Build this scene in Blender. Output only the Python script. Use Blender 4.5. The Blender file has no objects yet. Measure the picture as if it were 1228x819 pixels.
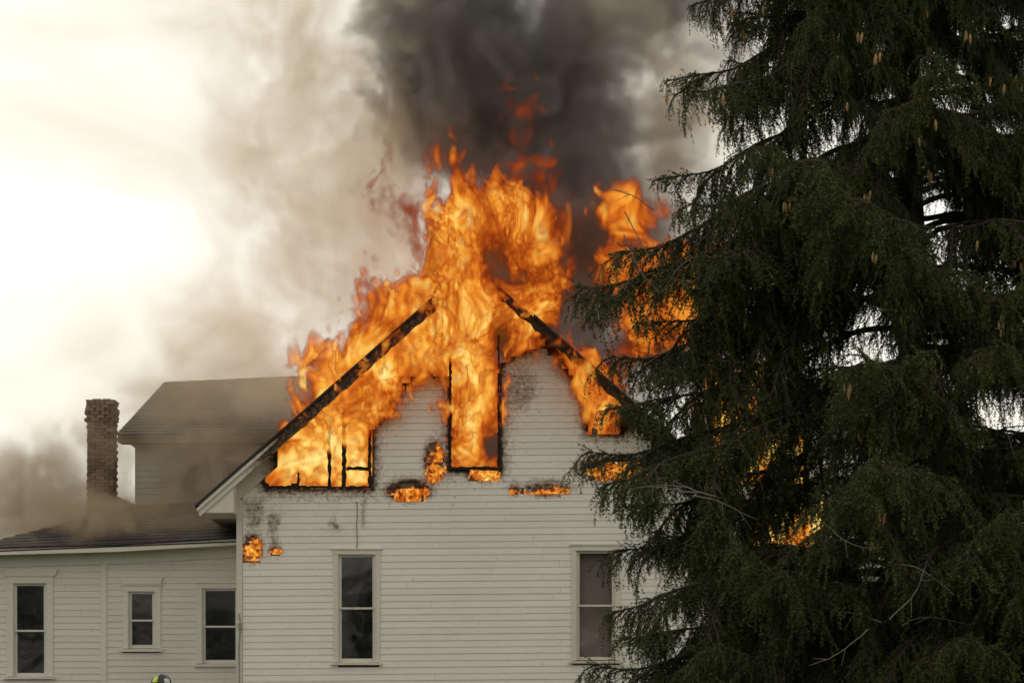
import bpy, bmesh, math, random
import numpy as np
from mathutils import Vector, Matrix

# ------------------------------------------------------------------ camera, world, sun, exposure
S = bpy.context.scene
COL = S.collection
F, CX, HY, CZ = 2925.0, 614.0, 830.0, 1.65      # lens scale of the photo, its centre column, horizon row, eye height

cam_data = bpy.data.cameras.new('camera')
cam = bpy.data.objects.new('camera', cam_data)
COL.objects.link(cam)
cam.location = (0, 0, CZ)
cam.rotation_euler = (math.pi / 2, 0, 0)
cam_data.sensor_width = 36.0
cam_data.lens = 36.0 * F / 1228.0
cam_data.shift_y = (HY - 409.5) / 1228.0
cam_data.clip_start = 0.1
cam_data.clip_end = 6000
S.camera = cam

SUN_EL, SUN_AZ = math.radians(38), math.radians(-24)   # azimuth from +Y, negative towards -X: behind the house, to the left
world = bpy.data.worlds.new('World')
S.world = world
world.use_nodes = True
wn, wl = world.node_tree.nodes, world.node_tree.links
wn.clear()
w_out = wn.new('ShaderNodeOutputWorld')
w_bg = wn.new('ShaderNodeBackground')
w_sky = wn.new('ShaderNodeTexSky')
w_sky.sky_type = 'NISHITA'
w_sky.sun_disc = False
w_sky.sun_elevation = SUN_EL
w_sky.sun_rotation = SUN_AZ
w_sky.air_density = 1.4
w_sky.dust_density = 4.0
w_tc = wn.new('ShaderNodeTexCoord')
w_map = wn.new('ShaderNodeMapping')
w_map.inputs['Scale'].default_value = (3.2, 3.2, 7.5)
w_n = wn.new('ShaderNodeTexNoise')
w_n.inputs['Scale'].default_value = 2.4
w_n.inputs['Detail'].default_value = 6
w_n.inputs['Roughness'].default_value = 0.5
w_n.inputs['Distortion'].default_value = 0.5
w_cr = wn.new('ShaderNodeValToRGB')
w_cr.color_ramp.elements[0].position = 0.33
w_cr.color_ramp.elements[0].color = (8.9, 8.3, 7.1, 1)
w_cr.color_ramp.elements[1].position = 0.62
w_cr.color_ramp.elements[1].color = (11.3, 10.95, 10.0, 1)
w_mix = wn.new('ShaderNodeMix')
w_mix.data_type = 'RGBA'
w_mix.inputs[0].default_value = 0.86            # cloud cover
wl.new(w_tc.outputs['Generated'], w_map.inputs['Vector'])
wl.new(w_map.outputs[0], w_n.inputs['Vector'])
wl.new(w_n.outputs['Fac'], w_cr.inputs[0])
wl.new(w_sky.outputs[0], w_mix.inputs[6])
wl.new(w_cr.outputs[0], w_mix.inputs[7])
wl.new(w_mix.outputs[2], w_bg.inputs[0])
w_bg.inputs[1].default_value = 0.1
wl.new(w_bg.outputs[0], w_out.inputs[0])

sun_data = bpy.data.lights.new('sun', 'SUN')
sun_data.energy = 0.9
sun_data.angle = math.radians(14)
sun_data.color = (1.0, 0.93, 0.82)
sun = bpy.data.objects.new('sun', sun_data)
COL.objects.link(sun)
sd = Vector((math.sin(SUN_AZ) * math.cos(SUN_EL), math.cos(SUN_AZ) * math.cos(SUN_EL), math.sin(SUN_EL)))
sun.rotation_euler = sd.to_track_quat('Z', 'Y').to_euler()
sun.location = sd * 80

S.view_settings.view_transform = 'Standard'
S.view_settings.look = 'None'
S.view_settings.exposure = 0.0
S.view_settings.gamma = 1.0
S.cycles.max_bounces = 8
S.cycles.diffuse_bounces = 3
S.cycles.glossy_bounces = 2
S.cycles.transmission_bounces = 2
S.cycles.transparent_max_bounces = 12
S.cycles.volume_bounces = 3
S.cycles.volume_max_steps = 384
S.cycles.use_denoising = True
S.cycles.sample_clamp_indirect = 6

rng = random.Random(7)
PIX = lambda y: y / F                              # metres per photo pixel at distance y


def P(px, py, y):
    return ((px - CX) * y / F, y, CZ + (HY - py) * y / F)


# ------------------------------------------------------------------ materials
def mat(name):
    m = bpy.data.materials.new(name)
    m.use_nodes = True
    n = m.node_tree.nodes
    n.clear()
    out = n.new('ShaderNodeOutputMaterial')
    return m, n, m.node_tree.links, out


def ramp(n, pts):
    r = n.new('ShaderNodeValToRGB')
    e = r.color_ramp.elements
    while len(e) < len(pts):
        e.new(0.5)
    for k, (p, c) in enumerate(pts):
        e[k].position = p
        e[k].color = (*c, 1) if len(c) == 3 else c
    return r


def noise(n, l, scale, detail=4, rough=0.55, vec=None, dist=0.0):
    t = n.new('ShaderNodeTexNoise')
    t.inputs['Scale'].default_value = scale
    t.inputs['Detail'].default_value = detail
    t.inputs['Roughness'].default_value = rough
    t.inputs['Distortion'].default_value = dist
    if vec is not None:
        l.new(vec, t.inputs['Vector'])
    return t


def mapped(n, l, scale, kind='Object', rnd=False):
    tc = n.new('ShaderNodeTexCoord')
    mp = n.new('ShaderNodeMapping')
    mp.inputs['Scale'].default_value = scale
    if kind == 'World':
        g = n.new('ShaderNodeNewGeometry')
        l.new(g.outputs['Position'], mp.inputs['Vector'])
    else:
        l.new(tc.outputs[kind], mp.inputs['Vector'])
    return mp.outputs[0]


def math_n(n, l, op, a, b, clamp=False):
    m = n.new('ShaderNodeMath')
    m.operation = op
    m.use_clamp = clamp
    for k, v in enumerate((a, b)):
        if v is None:
            continue
        if isinstance(v, (int, float)):
            m.inputs[k].default_value = v
        else:
            l.new(v, m.inputs[k])
    return m.outputs[0]


def mix_c(n, l, fac, a, b):
    m = n.new('ShaderNodeMix')
    m.data_type = 'RGBA'
    for idx, v in ((0, fac), (6, a), (7, b)):
        if isinstance(v, (int, float)):
            m.inputs[idx].default_value = v
        elif isinstance(v, tuple):
            m.inputs[idx].default_value = (*v, 1)
        else:
            l.new(v, m.inputs[idx])
    return m.outputs[2]


def simple(name, c1, c2, scale=6, rough=0.8, bump=0.0, stretch=(1, 1, 1), spec=0.3, detail=5):
    m, n, l, out = mat(name)
    b = n.new('ShaderNodeBsdfPrincipled')
    v = mapped(n, l, stretch, 'World')
    t = noise(n, l, scale, detail, 0.6, v)
    r = ramp(n, [(0.3, c1), (0.7, c2)])
    l.new(t.outputs['Fac'], r.inputs[0])
    l.new(r.outputs[0], b.inputs['Base Color'])
    b.inputs['Roughness'].default_value = rough
    b.inputs['Specular IOR Level'].default_value = spec
    if bump:
        bp = n.new('ShaderNodeBump')
        bp.inputs['Strength'].default_value = bump
        bp.inputs['Distance'].default_value = 0.01
        l.new(t.outputs['Fac'], bp.inputs['Height'])
        l.new(bp.outputs[0], b.inputs['Normal'])
    l.new(b.outputs[0], out.inputs[0])
    return m


def paint_mat(name, base, dirt, use_char=True):
    """Old white house paint: streaks, peeled spots, per-board tone, and burnt wood where the mesh says so (attribute char)."""
    m, n, l, out = mat(name)
    b = n.new('ShaderNodeBsdfPrincipled')
    long_ = mapped(n, l, (0.9, 1, 9), 'World')
    big = mapped(n, l, (1, 1, 0.7), 'World')
    iso = mapped(n, l, (1, 1, 1), 'World')
    t1 = noise(n, l, 5, 6, 0.65, long_)
    t2 = noise(n, l, 0.7, 5, 0.6, big)
    t3 = noise(n, l, 14, 5, 0.6, iso)
    oi = n.new('ShaderNodeObjectInfo')
    r1 = ramp(n, [(0.25, dirt), (0.6, base)])
    l.new(t1.outputs['Fac'], r1.inputs[0])
    r2 = ramp(n, [(0.3, tuple(x * 0.84 for x in base)), (0.7, base)])
    l.new(t2.outputs['Fac'], r2.inputs[0])
    c = mix_c(n, l, 0.5, r1.outputs[0], r2.outputs[0])
    tone = ramp(n, [(0.0, (0.955, 0.955, 0.955)), (1.0, (1.02, 1.015, 1.0))])
    l.new(oi.outputs['Random'], tone.inputs[0])
    mm = n.new('ShaderNodeMix')
    mm.data_type = 'RGBA'
    mm.blend_type = 'MULTIPLY'
    mm.inputs[0].default_value = 1
    l.new(c, mm.inputs[6])
    l.new(tone.outputs[0], mm.inputs[7])
    c = mm.outputs[2]
    # small peeled spots
    pe = math_n(n, l, 'GREATER_THAN', t3.outputs['Fac'], 0.69)
    c = mix_c(n, l, math_n(n, l, 'MULTIPLY', pe, 0.55), c, (0.26, 0.22, 0.17))
    if use_char:
        at = n.new('ShaderNodeAttribute')
        at.attribute_name = 'char'
        f = math_n(n, l, 'ADD', at.outputs['Fac'], math_n(n, l, 'MULTIPLY', math_n(n, l, 'SUBTRACT', t3.outputs['Fac'], 0.5), 0.75))
        ct = noise(n, l, 30, 3, 0.6, iso)
        f2 = math_n(n, l, 'ADD', f, math_n(n, l, 'MULTIPLY', math_n(n, l, 'SUBTRACT', ct.outputs['Fac'], 0.5), 0.35))
        rr = ramp(n, [(0.16, (0, 0, 0)), (0.62, (1, 1, 1))])
        l.new(f2, rr.inputs[0])
        brown = mix_c(n, l, math_n(n, l, 'MULTIPLY', rr.outputs[0], 1.0), c, (0.17, 0.085, 0.035))
        rb = ramp(n, [(0.5, (0, 0, 0)), (0.78, (1, 1, 1))])
        l.new(f2, rb.inputs[0])
        c = mix_c(n, l, rb.outputs[0], brown, (0.012, 0.010, 0.009))
    l.new(c, b.inputs['Base Color'])
    b.inputs['Roughness'].default_value = 0.62
    b.inputs['Specular IOR Level'].default_value = 0.25
    bp = n.new('ShaderNodeBump')
    bp.inputs['Strength'].default_value = 0.25
    bp.inputs['Distance'].default_value = 0.006
    l.new(t1.outputs['Fac'], bp.inputs['Height'])
    l.new(bp.outputs[0], b.inputs['Normal'])
    l.new(b.outputs[0], out.inputs[0])
    return m


M = {}
M['paint'] = paint_mat('white_paint', (0.82, 0.785, 0.715), (0.65, 0.61, 0.54))
M['paint_wing'] = paint_mat('wing_paint', (0.68, 0.655, 0.59), (0.53, 0.51, 0.45))  # white paint darkened: the shade of the smoke put into the colour
M['trim'] = paint_mat('trim_paint', (0.72, 0.67, 0.58), (0.52, 0.47, 0.39))
M['sheathing'] = simple('sheathing_wood', (0.10, 0.075, 0.05), (0.16, 0.12, 0.08), 5, stretch=(0.3, 1, 4))
M['char_brown'] = simple('brown_char', (0.012, 0.008, 0.005), (0.085, 0.045, 0.022), 14, 0.9, 1.0)
M['char'] = simple('charred_wood', (0.006, 0.005, 0.004), (0.035, 0.024, 0.017), 22, 0.9, 1.0)
M['interior'] = simple('dark_plaster', (0.012, 0.011, 0.010), (0.022, 0.02, 0.018), 2)  # near-black colour stands in for the unlit rooms behind the panes
M['foundation'] = simple('foundation_stone', (0.16, 0.15, 0.13), (0.28, 0.26, 0.23), 3, 0.9, 0.6)
M['mortar'] = simple('mortar', (0.13, 0.11, 0.09), (0.2, 0.17, 0.14), 12)
M['metal'] = simple('grey_metal', (0.18, 0.18, 0.17), (0.3, 0.3, 0.28), 8, 0.5)
M['bark'] = simple('bark', (0.035, 0.026, 0.02), (0.085, 0.065, 0.05), 16, 0.95, 1.0, stretch=(1, 1, 0.3))
M['twig'] = simple('dead_twig', (0.13, 0.115, 0.09), (0.22, 0.195, 0.16), 8)
M['cone'] = simple('cone_scales', (0.27, 0.165, 0.07), (0.46, 0.30, 0.14), 40)
M['grass'] = simple('grass', (0.035, 0.05, 0.018), (0.07, 0.085, 0.035), 3, 0.95)
M['curtain'] = simple('curtain_cloth', (0.12, 0.12, 0.11), (0.2, 0.2, 0.19), 3, stretch=(6, 1, 0.6))  # grey standing in for sky mirrored at the top of the pane


def shingle_mat(name, a, b_):
    m, n, l, out = mat(name)
    b = n.new('ShaderNodeBsdfPrincipled')
    v = mapped(n, l, (1, 1, 1), 'World')
    t = noise(n, l, 1.1, 6, 0.6, v)
    t2 = noise(n, l, 26, 3, 0.6, v)
    oi = n.new('ShaderNodeObjectInfo')
    f = math_n(n, l, 'ADD', math_n(n, l, 'MULTIPLY', t.outputs['Fac'], 0.5), math_n(n, l, 'MULTIPLY', t2.outputs['Fac'], 0.5))
    r = ramp(n, [(0.35, a), (0.65, b_)])
    l.new(f, r.inputs[0])
    l.new(r.outputs[0], b.inputs['Base Color'])
    b.inputs['Roughness'].default_value = 0.95
    b.inputs['Specular IOR Level'].default_value = 0.15
    l.new(b.outputs[0], out.inputs[0])
    return m


M['shingle'] = shingle_mat('asphalt_shingle', (0.022, 0.020, 0.022), (0.06, 0.053, 0.05))

# brick: tone per brick, soot
m, n, l, out = mat('chimney_brick')
b = n.new('ShaderNodeBsdfPrincipled')
oi = n.new('ShaderNodeObjectInfo')
r = ramp(n, [(0.0, (0.11, 0.062, 0.045)), (0.5, (0.19, 0.115, 0.08)), (1.0, (0.26, 0.18, 0.13))])
l.new(oi.outputs['Random'], r.inputs[0])
t = noise(n, l, 30, 4, 0.6, mapped(n, l, (1, 1, 1), 'World'))
rs = ramp(n, [(0.3, (0.6, 0.6, 0.6)), (0.7, (1.1, 1.1, 1.1))])
l.new(t.outputs['Fac'], rs.inputs[0])
mm = n.new('ShaderNodeMix')
mm.data_type = 'RGBA'
mm.blend_type = 'MULTIPLY'
mm.inputs[0].default_value = 1
l.new(r.outputs[0], mm.inputs[6])
l.new(rs.outputs[0], mm.inputs[7])
l.new(mm.outputs[2], b.inputs['Base Color'])
b.inputs['Roughness'].default_value = 0.9
l.new(b.outputs[0], out.inputs[0])
M['brick'] = m


def glass_mat(name, tint, gloss=0.10):
    m, n, l, out = mat(name)
    tr = n.new('ShaderNodeBsdfTransparent')
    tr.inputs[0].default_value = (*tint, 1)
    gl = n.new('ShaderNodeBsdfGlossy')
    gl.inputs['Roughness'].default_value = 0.04
    gl.inputs['Color'].default_value = (0.9, 0.9, 0.9, 1)
    t = noise(n, l, 1.5, 2, 0.5, mapped(n, l, (1, 1, 1), 'World'))
    bp = n.new('ShaderNodeBump')
    bp.inputs['Strength'].default_value = 0.25
    bp.inputs['Distance'].default_value = 0.02
    l.new(t.outputs['Fac'], bp.inputs['Height'])
    l.new(bp.outputs[0], gl.inputs['Normal'])
    mx = n.new('ShaderNodeMixShader')
    mx.inputs[0].default_value = gloss
    l.new(tr.outputs[0], mx.inputs[1])
    l.new(gl.outputs[0], mx.inputs[2])
    l.new(mx.outputs[0], out.inputs[0])
    return m


M['glass'] = glass_mat('window_glass', (0.35, 0.35, 0.33), 0.05)


# needles
m, n, l, out = mat('spruce_needles')
b = n.new('ShaderNodeBsdfPrincipled')
t = noise(n, l, 1.6, 3, 0.6, mapped(n, l, (1, 1, 1), 'World'))
at = n.new('ShaderNodeAttribute')
at.attribute_name = 'tone'
f = math_n(n, l, 'ADD', math_n(n, l, 'MULTIPLY', t.outputs['Fac'], 0.6), math_n(n, l, 'MULTIPLY', at.outputs['Fac'], 0.4))
r = ramp(n, [(0.25, (0.030, 0.043, 0.015)), (0.55, (0.066, 0.078, 0.024)), (0.85, (0.15, 0.145, 0.045))])
l.new(f, r.inputs[0])
l.new(r.outputs[0], b.inputs['Base Color'])
b.inputs['Roughness'].default_value = 0.7
b.inputs['Specular IOR Level'].default_value = 0.2
l.new(b.outputs[0], out.inputs[0])
M['needles'] = m

# ------------------------------------------------------------------ mesh helpers
ORG = {}


def root(name, loc, label, cat, group=None):
    o = bpy.data.objects.new(name, None)
    COL.objects.link(o)
    o.location = loc
    o['label'] = label
    o['category'] = cat
    if group:
        o['group'] = group
    ORG[o.name] = Vector(loc)
    return o


class MB:
    def __init__(self):
        self.v, self.f, self.c = [], [], []

    def poly_prism(self, pts, d):
        """pts: loop of 3-D points, d: vector to the back face."""
        k = len(self.v)
        n = len(pts)
        self.v += [tuple(p) for p in pts] + [tuple(p[i] + d[i] for i in range(3)) for p in pts]
        self.f.append(list(range(k, k + n)))
        self.f.append([k + n + i for i in reversed(range(n))])
        for i in range(n):
            j = (i + 1) % n
            self.f.append([k + i, k + n + i, k + n + j, k + j])
        return self

    def box(self, x0, x1, y0, y1, z0, z1):
        return self.poly_prism([(x0, y0, z0), (x1, y0, z0), (x1, y0, z1), (x0, y0, z1)], (0, y1 - y0, 0))

    def bar(self, a, b, w, h):
        a, b = Vector(a), Vector(b)
        d = (b - a).normalized()
        up = Vector((0, 0, 1)) if abs(d.z) < 0.95 else Vector((0, 1, 0))
        s = d.cross(up).normalized() * (w / 2)
        u = s.cross(d).normalized() * (h / 2)
        pts = [a - s - u, a + s - u, a + s + u, a - s + u]
        return self.poly_prism(pts, tuple(b - a))

    def tube(self, pts, rad, n=6, cap=True):
        k0 = len(self.v)
        pts = [Vector(p) for p in pts]
        for i, p in enumerate(pts):
            d = (pts[min(i + 1, len(pts) - 1)] - pts[max(i - 1, 0)]).normalized()
            up = Vector((0, 0, 1)) if abs(d.z) < 0.9 else Vector((1, 0, 0))
            s = d.cross(up).normalized()
            u = s.cross(d)
            r_ = rad[i] if hasattr(rad, '__len__') else rad
            for q in range(n):
                a = 2 * math.pi * q / n
                self.v.append(tuple(p + s * math.cos(a) * r_ + u * math.sin(a) * r_))
        for i in range(len(pts) - 1):
            for q in range(n):
                a = k0 + i * n + q
                b_ = k0 + i * n + (q + 1) % n
                self.f.append([a, b_, b_ + n, a + n])
        if cap:
            self.f.append([k0 + q for q in reversed(range(n))])
            e = k0 + (len(pts) - 1) * n
            self.f.append([e + q for q in range(n)])
        return self

    def build(self, name, material, parent=None, label=None, kind=None, char=None, smooth=False, loc=None):
        rt = parent
        while rt is not None and rt.parent is not None:
            rt = rt.parent
        off = ORG[rt.name] if rt is not None else Vector((0, 0, 0))
        if loc is not None:
            off = Vector(loc)
        me = bpy.data.meshes.new(name)
        me.from_pydata([(v[0] - off.x, v[1] - off.y, v[2] - off.z) for v in self.v], [], self.f)
        if char is not None:
            a = me.attributes.new('char', 'FLOAT', 'POINT')
            a.data.foreach_set('value', [float(char(v)) for v in self.v])
        if smooth:
            for p in me.polygons:
                p.use_smooth = True
        bm = bmesh.new()
        bm.from_mesh(me)
        bmesh.ops.recalc_face_normals(bm, faces=bm.faces)
        bm.to_mesh(me)
        bm.free()
        me.materials.append(material)
        o = bpy.data.objects.new(name, me)
        COL.objects.link(o)
        if parent is not None:
            o.parent = parent
        elif loc is not None:
            o.location = loc
        if label:
            o['label'] = label
        if kind:
            o['kind'] = kind
        return o


def share(src, name, parent, loc, rot=(0, 0, 0), scale=(1, 1, 1)):
    o = bpy.data.objects.new(name, src)
    COL.objects.link(o)
    o.parent = parent
    o.location = loc
    o.rotation_euler = rot
    o.scale = scale
    return o


# ------------------------------------------------------------------ ground
g = MB()
g.v = [(-3000, -3000, 0), (3000, -3000, 0), (3000, 3000, 0), (-3000, 3000, 0)]
g.f = [[0, 1, 2, 3]]
go = g.build('ground', M['grass'], kind='structure')

# ------------------------------------------------------------------ walls of clapboards
BOARD = 0.1215


def seg_dist(px, py, poly, closed=True):
    """Signed distance (px, positive inside) of arrays px, py to a polygon."""
    px = np.asarray(px, float)
    py = np.asarray(py, float)
    d = np.full(px.shape, 1e9)
    inside = np.zeros(px.shape, bool)
    n_ = len(poly)
    for i in range(n_):
        x1, y1 = poly[i]
        x2, y2 = poly[(i + 1) % n_]
        ex, ey = x2 - x1, y2 - y1
        t_ = np.clip(((px - x1) * ex + (py - y1) * ey) / (ex * ex + ey * ey + 1e-9), 0, 1)
        d = np.minimum(d, np.hypot(px - x1 - t_ * ex, py - y1 - t_ * ey))
        cond = ((y1 > py) != (y2 > py)) & (px < (x2 - x1) * (py - y1) / (y2 - y1 + 1e-12) + x1)
        inside ^= cond
    return np.where(inside, d, -d)


BURNT = [
    [(320, 585), (446, 585), (446, 514), (462, 497), (468, 480), (483, 466), (495, 453), (513, 447), (541, 452), (541, 270), (300, 545)],
    [(540, 270), (540, 562), (599, 562), (599, 270)],
    [(598, 270), (598, 442), (612, 428), (630, 419), (655, 411), (672, 428), (690, 458), (702, 490), (705, 517), (745, 520), (800, 470), (780, 270)],
]
# ellipses: x, y, rx, ry, how (1 whole boards gone, .5 lower half of the board gone, 0 scorch only)
HOLES = [(490, 592, 24, 8, 1), (521, 556, 12, 19, .5), (303, 660, 11, 13, .5), (657, 589, 27, 5, .5), (617, 590, 7, 4, .5),
         (330, 661, 7, 3, .5), (581, 570, 20, 6, 1), (305, 611, 11, 5, 0), (306, 627, 8, 6, 0), (328, 628, 8, 6, 0), (327, 640, 5, 5, 0),
         (745, 566, 42, 9, 1), (436, 600, 3, 30, 0), (620, 470, 20, 20, 0), (700, 466, 14, 10, 0), (399, 630, 4, 3, 0)]
APX = (568, 317)                                    # where the two slopes of the roof meet, on the rake


def char_at(px, py):
    """0..1 how burnt a spot of the front wall is."""
    c = np.zeros(np.shape(px))
    for pl in BURNT:
        d = -seg_dist(px, py, pl)
        c = np.maximum(c, np.where(d < 0, 1, 0.62 * np.exp(-d / 6.5) + 0.24 * np.exp(-d / 26)))
    for (hx, hy, rx, ry, how) in HOLES:
        q = np.hypot((px - hx) / rx, (py - hy + 4) / (ry + 3))
        k_ = {0: 0.42, .5: 0.62, 1: 0.85}[how]
        c = np.maximum(c, k_ * np.exp(-np.maximum(q - 0.9, 0) * (1.6 if how == 0 else 2.2)))
    return c


def to_px(x, z, y):
    return x * F / y + CX, HY - (z - CZ) * F / y


def wall_boards(wall, y, xa, xb, z_lo, z_top, gone, rects, material, char=None, tilt=0.0, joint=(3.4, 6.5), zt=None, keep_small=0.12):
    """Lap siding as single boards. gone(px,py)->(full, half) booleans; rects: window openings in metres (x0,x1,z0,z1)."""
    n_ = int((z_top - z_lo) / BOARD)
    step = 0.025
    xs = np.arange(xa, xb + step / 2, step)
    count = 0
    for i in range(n_):
        z0 = z_lo + i * BOARD
        zm = z0 + BOARD * 0.5
        zz = zm + tilt * (xs - (xa + xb) / 2)
        px, py = to_px(xs, zz, y)
        full, half = gone(px, py, i)
        lim = zt(xs) if zt is not None else z_top
        state = np.where(full | (zz + BOARD * 0.5 > lim), 2, np.where(half, 1, 0))
        for (rx0, rx1, rz0, rz1) in rects:
            state = np.where((xs > rx0) & (xs < rx1) & (zz > rz0) & (zz < rz1), 2, state)
        cuts = []
        j = xa + rng.uniform(0.4, joint[1])
        while j < xb:
            cuts.append(j)
            j += rng.uniform(*joint)
        s = 0
        while s < len(xs):
            e = s
            while e + 1 < len(xs) and state[e + 1] == state[s] and not any(xs[e] < c_ <= xs[e + 1] for c_ in cuts):
                e += 1
            if state[s] < 2 and xs[e] - xs[s] + step > keep_small:
                x0, x1 = xs[s] - step / 2 + 0.0015, xs[e] + step / 2 - 0.0015
                if s == 0:
                    x0 = xa
                if e == len(xs) - 1:
                    x1 = xb
                # more cross-cuts only where the board is scorched
                st = [x0]
                while st[-1] < x1:
                    a_, b_ = to_px(st[-1], zm, y)
                    near = char is not None and float(char(np.array([a_]), np.array([b_]))[0]) > 0.04
                    a2, b2 = to_px(st[-1] + 0.35, zm, y)
                    near = near or (char is not None and float(char(np.array([a2]), np.array([b2]))[0]) > 0.04)
                    st.append(st[-1] + (0.06 if near else 0.4))
                st[-1] = x1
                if char is None:
                    st = [x0, x1]
                lo = BOARD * (rng.uniform(0.40, 0.85) if state[s] == 1 else 0.0)
                mb = MB()
                w = rng.uniform(-0.0015, 0.0015)
                oy = rng.uniform(0, 0.002)
                sag = rng.uniform(-0.002, 0.002)
                for k, x in enumerate(st):
                    dz = tilt * (x - (xa + xb) / 2) + w + sag * k / max(1, len(st) - 1)
                    rg = rng.uniform(-0.035, 0.035) if (lo and 0 < k < len(st) - 1) else 0
                    zb, zt_ = z0 + dz + lo + rg, z0 + dz + BOARD + 0.006
                    fy = y - 0.020 + (0.010 * lo / BOARD) - oy
                    mb.v += [(x, fy, zb), (x, y - 0.008 - oy, zt_), (x, y - 0.001, zt_), (x, y - 0.001, zb)]
                    if k:
                        q = 4 * (k - 1)
                        for a in range(4):
                            b2_ = (a + 1) % 4
                            mb.f.append([q + a, q + b2_, q + 4 + b2_, q + 4 + a])
                q = 4 * (len(st) - 1)
                mb.f += [[0, 3, 2, 1], [q, q + 1, q + 2, q + 3]]
                ch = None
                if char is not None:
                    def ch(v):
                        a_, b_ = to_px(v[0], v[2], y)
                        return float(char(np.array([a_]), np.array([b_]))[0])
                mb.build('clapboard', material, wall, char=ch)
                count += 1
            s = e + 1
    return count


def sheathing(parent, y, xa, xb, z_lo, z_top, gone, rects, material, tilt=0.0, zt=None, name='wall'):
    """Rough boards behind the siding, cut by the same openings."""
    mb = MB()
    h = BOARD
    n_ = int((z_top - z_lo) / h)
    step = 0.05
    xs = np.arange(xa + step / 2, xb, step)
    for i in range(n_):
        zm = z_lo + (i + 0.5) * h
        px, py = to_px(xs, np.full(xs.shape, zm), y)
        full, half = gone(px, py, i)
        off = full | half
        if zt is not None:
            off = off | (zm + h > zt(xs))
        for (rx0, rx1, rz0, rz1) in rects:
            off = off | ((xs > rx0) & (xs < rx1) & (zm > rz0) & (zm < rz1))
        s = 0
        while s < len(xs):
            e = s
            while e + 1 < len(xs) and off[e + 1] == off[s]:
                e += 1
            if not off[s]:
                mb.box(xs[s] - step / 2, xs[e] + step / 2, y, y + 0.025, zm - h / 2, zm + h / 2)
            s = e + 1
    return mb.build(name, material, parent)


def window(parent, y, ox0, ox1, oy0, oy1, casing=0.10, glass=None, material=None, cornice=True, sillh=0.05, sheet_drop=0.0, label=None, meet=0.5):
    """Double-hung window; the o* are the outer edges of its casing in photo pixels on the wall plane."""
    tm = material or M['trim']
    x0, _, z1 = P(ox0, oy0, y)
    x1, _, z0 = P(ox1, oy1, y)
    zs = z0 + sillh
    fr = MB()
    fr.box(x0, x0 + casing, y - 0.035, y + 0.10, zs, z1 - casing)
    fr.box(x1 - casing, x1, y - 0.035, y + 0.10, zs, z1 - casing)
    fr.box(x0 - 0.004, x1 + 0.004, y - 0.040, y + 0.10, z1 - casing, z1)
    fr.box(x0 + casing, x0 + casing + 0.02, y + 0.0, y + 0.12, zs, z1 - casing)
    fr.box(x1 - casing - 0.02, x1 - casing, y + 0.0, y + 0.12, zs, z1 - casing)
    w = fr.build('window', tm, parent, label=label, char=lambda v: 0)
    if cornice:
        c = MB()
        c.box(x0 - 0.03, x1 + 0.03, y - 0.06, y, z1 + 0.001, z1 + 0.028)
        c.build('drip_cap', tm, w, char=lambda v: 0)
    s = MB()
    s.poly_prism([(x0 - 0.04, y - 0.075, z0), (x0 - 0.04, y - 0.078, zs - 0.012), (x0 - 0.04, y + 0.10, zs), (x0 - 0.04, y + 0.10, z0)], (x1 - x0 + 0.08, 0, 0))
    s.build('sill', tm, w, char=lambda v: 0)
    ix0, ix1, iz0, iz1 = x0 + casing + 0.02, x1 - casing - 0.02, zs, z1 - casing
    zm = iz0 + (iz1 - iz0) * meet
    bw = 0.04
    for k, (a, b_, yy) in enumerate(((zm - 0.015, iz1, y + 0.03), (iz0, zm + 0.02, y + 0.065))):
        sb = MB()
        sb.box(ix0, ix0 + bw, yy, yy + 0.03, a, b_)
        sb.box(ix1 - bw, ix1, yy, yy + 0.03, a, b_)
        top = 0.045 if k == 0 else 0.035
        bot = 0.035 if k == 0 else 0.07
        sb.box(ix0 + bw, ix1 - bw, yy + 0.001, yy + 0.029, b_ - top, b_)
        sb.box(ix0 + bw, ix1 - bw, yy + 0.001, yy + 0.029, a, a + bot)
        sb.build('sash', tm, w, char=lambda v: 0)
        pb = MB()
        pb.box(ix0 + bw - 0.005, ix1 - bw + 0.005, yy + 0.012, yy + 0.016, a + bot - 0.004, b_ - top + 0.004)
        pb.build('pane', glass or M['glass'], w)
    if sheet_drop:  # added grey sheet: sky reflection in one window, smoke in the other
        c = MB()
        nn = 24
        z_c = iz1 - (iz1 - iz0) * sheet_drop
        for k in range(nn + 1):
            x = ix0 - 0.03 + (ix1 - ix0 + 0.06) * k / nn
            dy = 0.0 if glass else 0.015 * math.sin(k * 1.9)
            c.v += [(x, y + 0.22 + dy, z_c), (x, y + 0.22 + dy, iz1 + 0.05), (x, y + 0.225 + dy, iz1 + 0.05), (x, y + 0.225 + dy, z_c)]
            if k:
                q = 4 * (k - 1)
                for a in range(4):
                    c.f.append([q + a, q + (a + 1) % 4, q + 4 + (a + 1) % 4, q + 4 + a])
        c.build('curtain', M['curtain_pale'] if glass else M['curtain'], w)
    return (x0 + 0.01, x1 - 0.01, z0 + 0.005, z1 - 0.005)


# ---- the gabled main house
YW = 45.0
YR = 44.45                                          # front edge of the roof overhang
XL, XR = P(284, 0, YW)[0], P(852, 0, YW)[0]
house = root('burning_house', ((XL + XR) / 2, YW + 4.5, 0), 'large white clapboard gabled house with flames bursting from its gable and roof', 'house')
ex0, _, ez0 = P(238, 606, YR)
axx, _, azz = P(APX[0], APX[1], YR)
slope = (azz - ez0) / (axx - ex0)
ex1 = axx + (axx - ex0)


def roof_z(x):
    return azz - slope * np.abs(x - axx)


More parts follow.
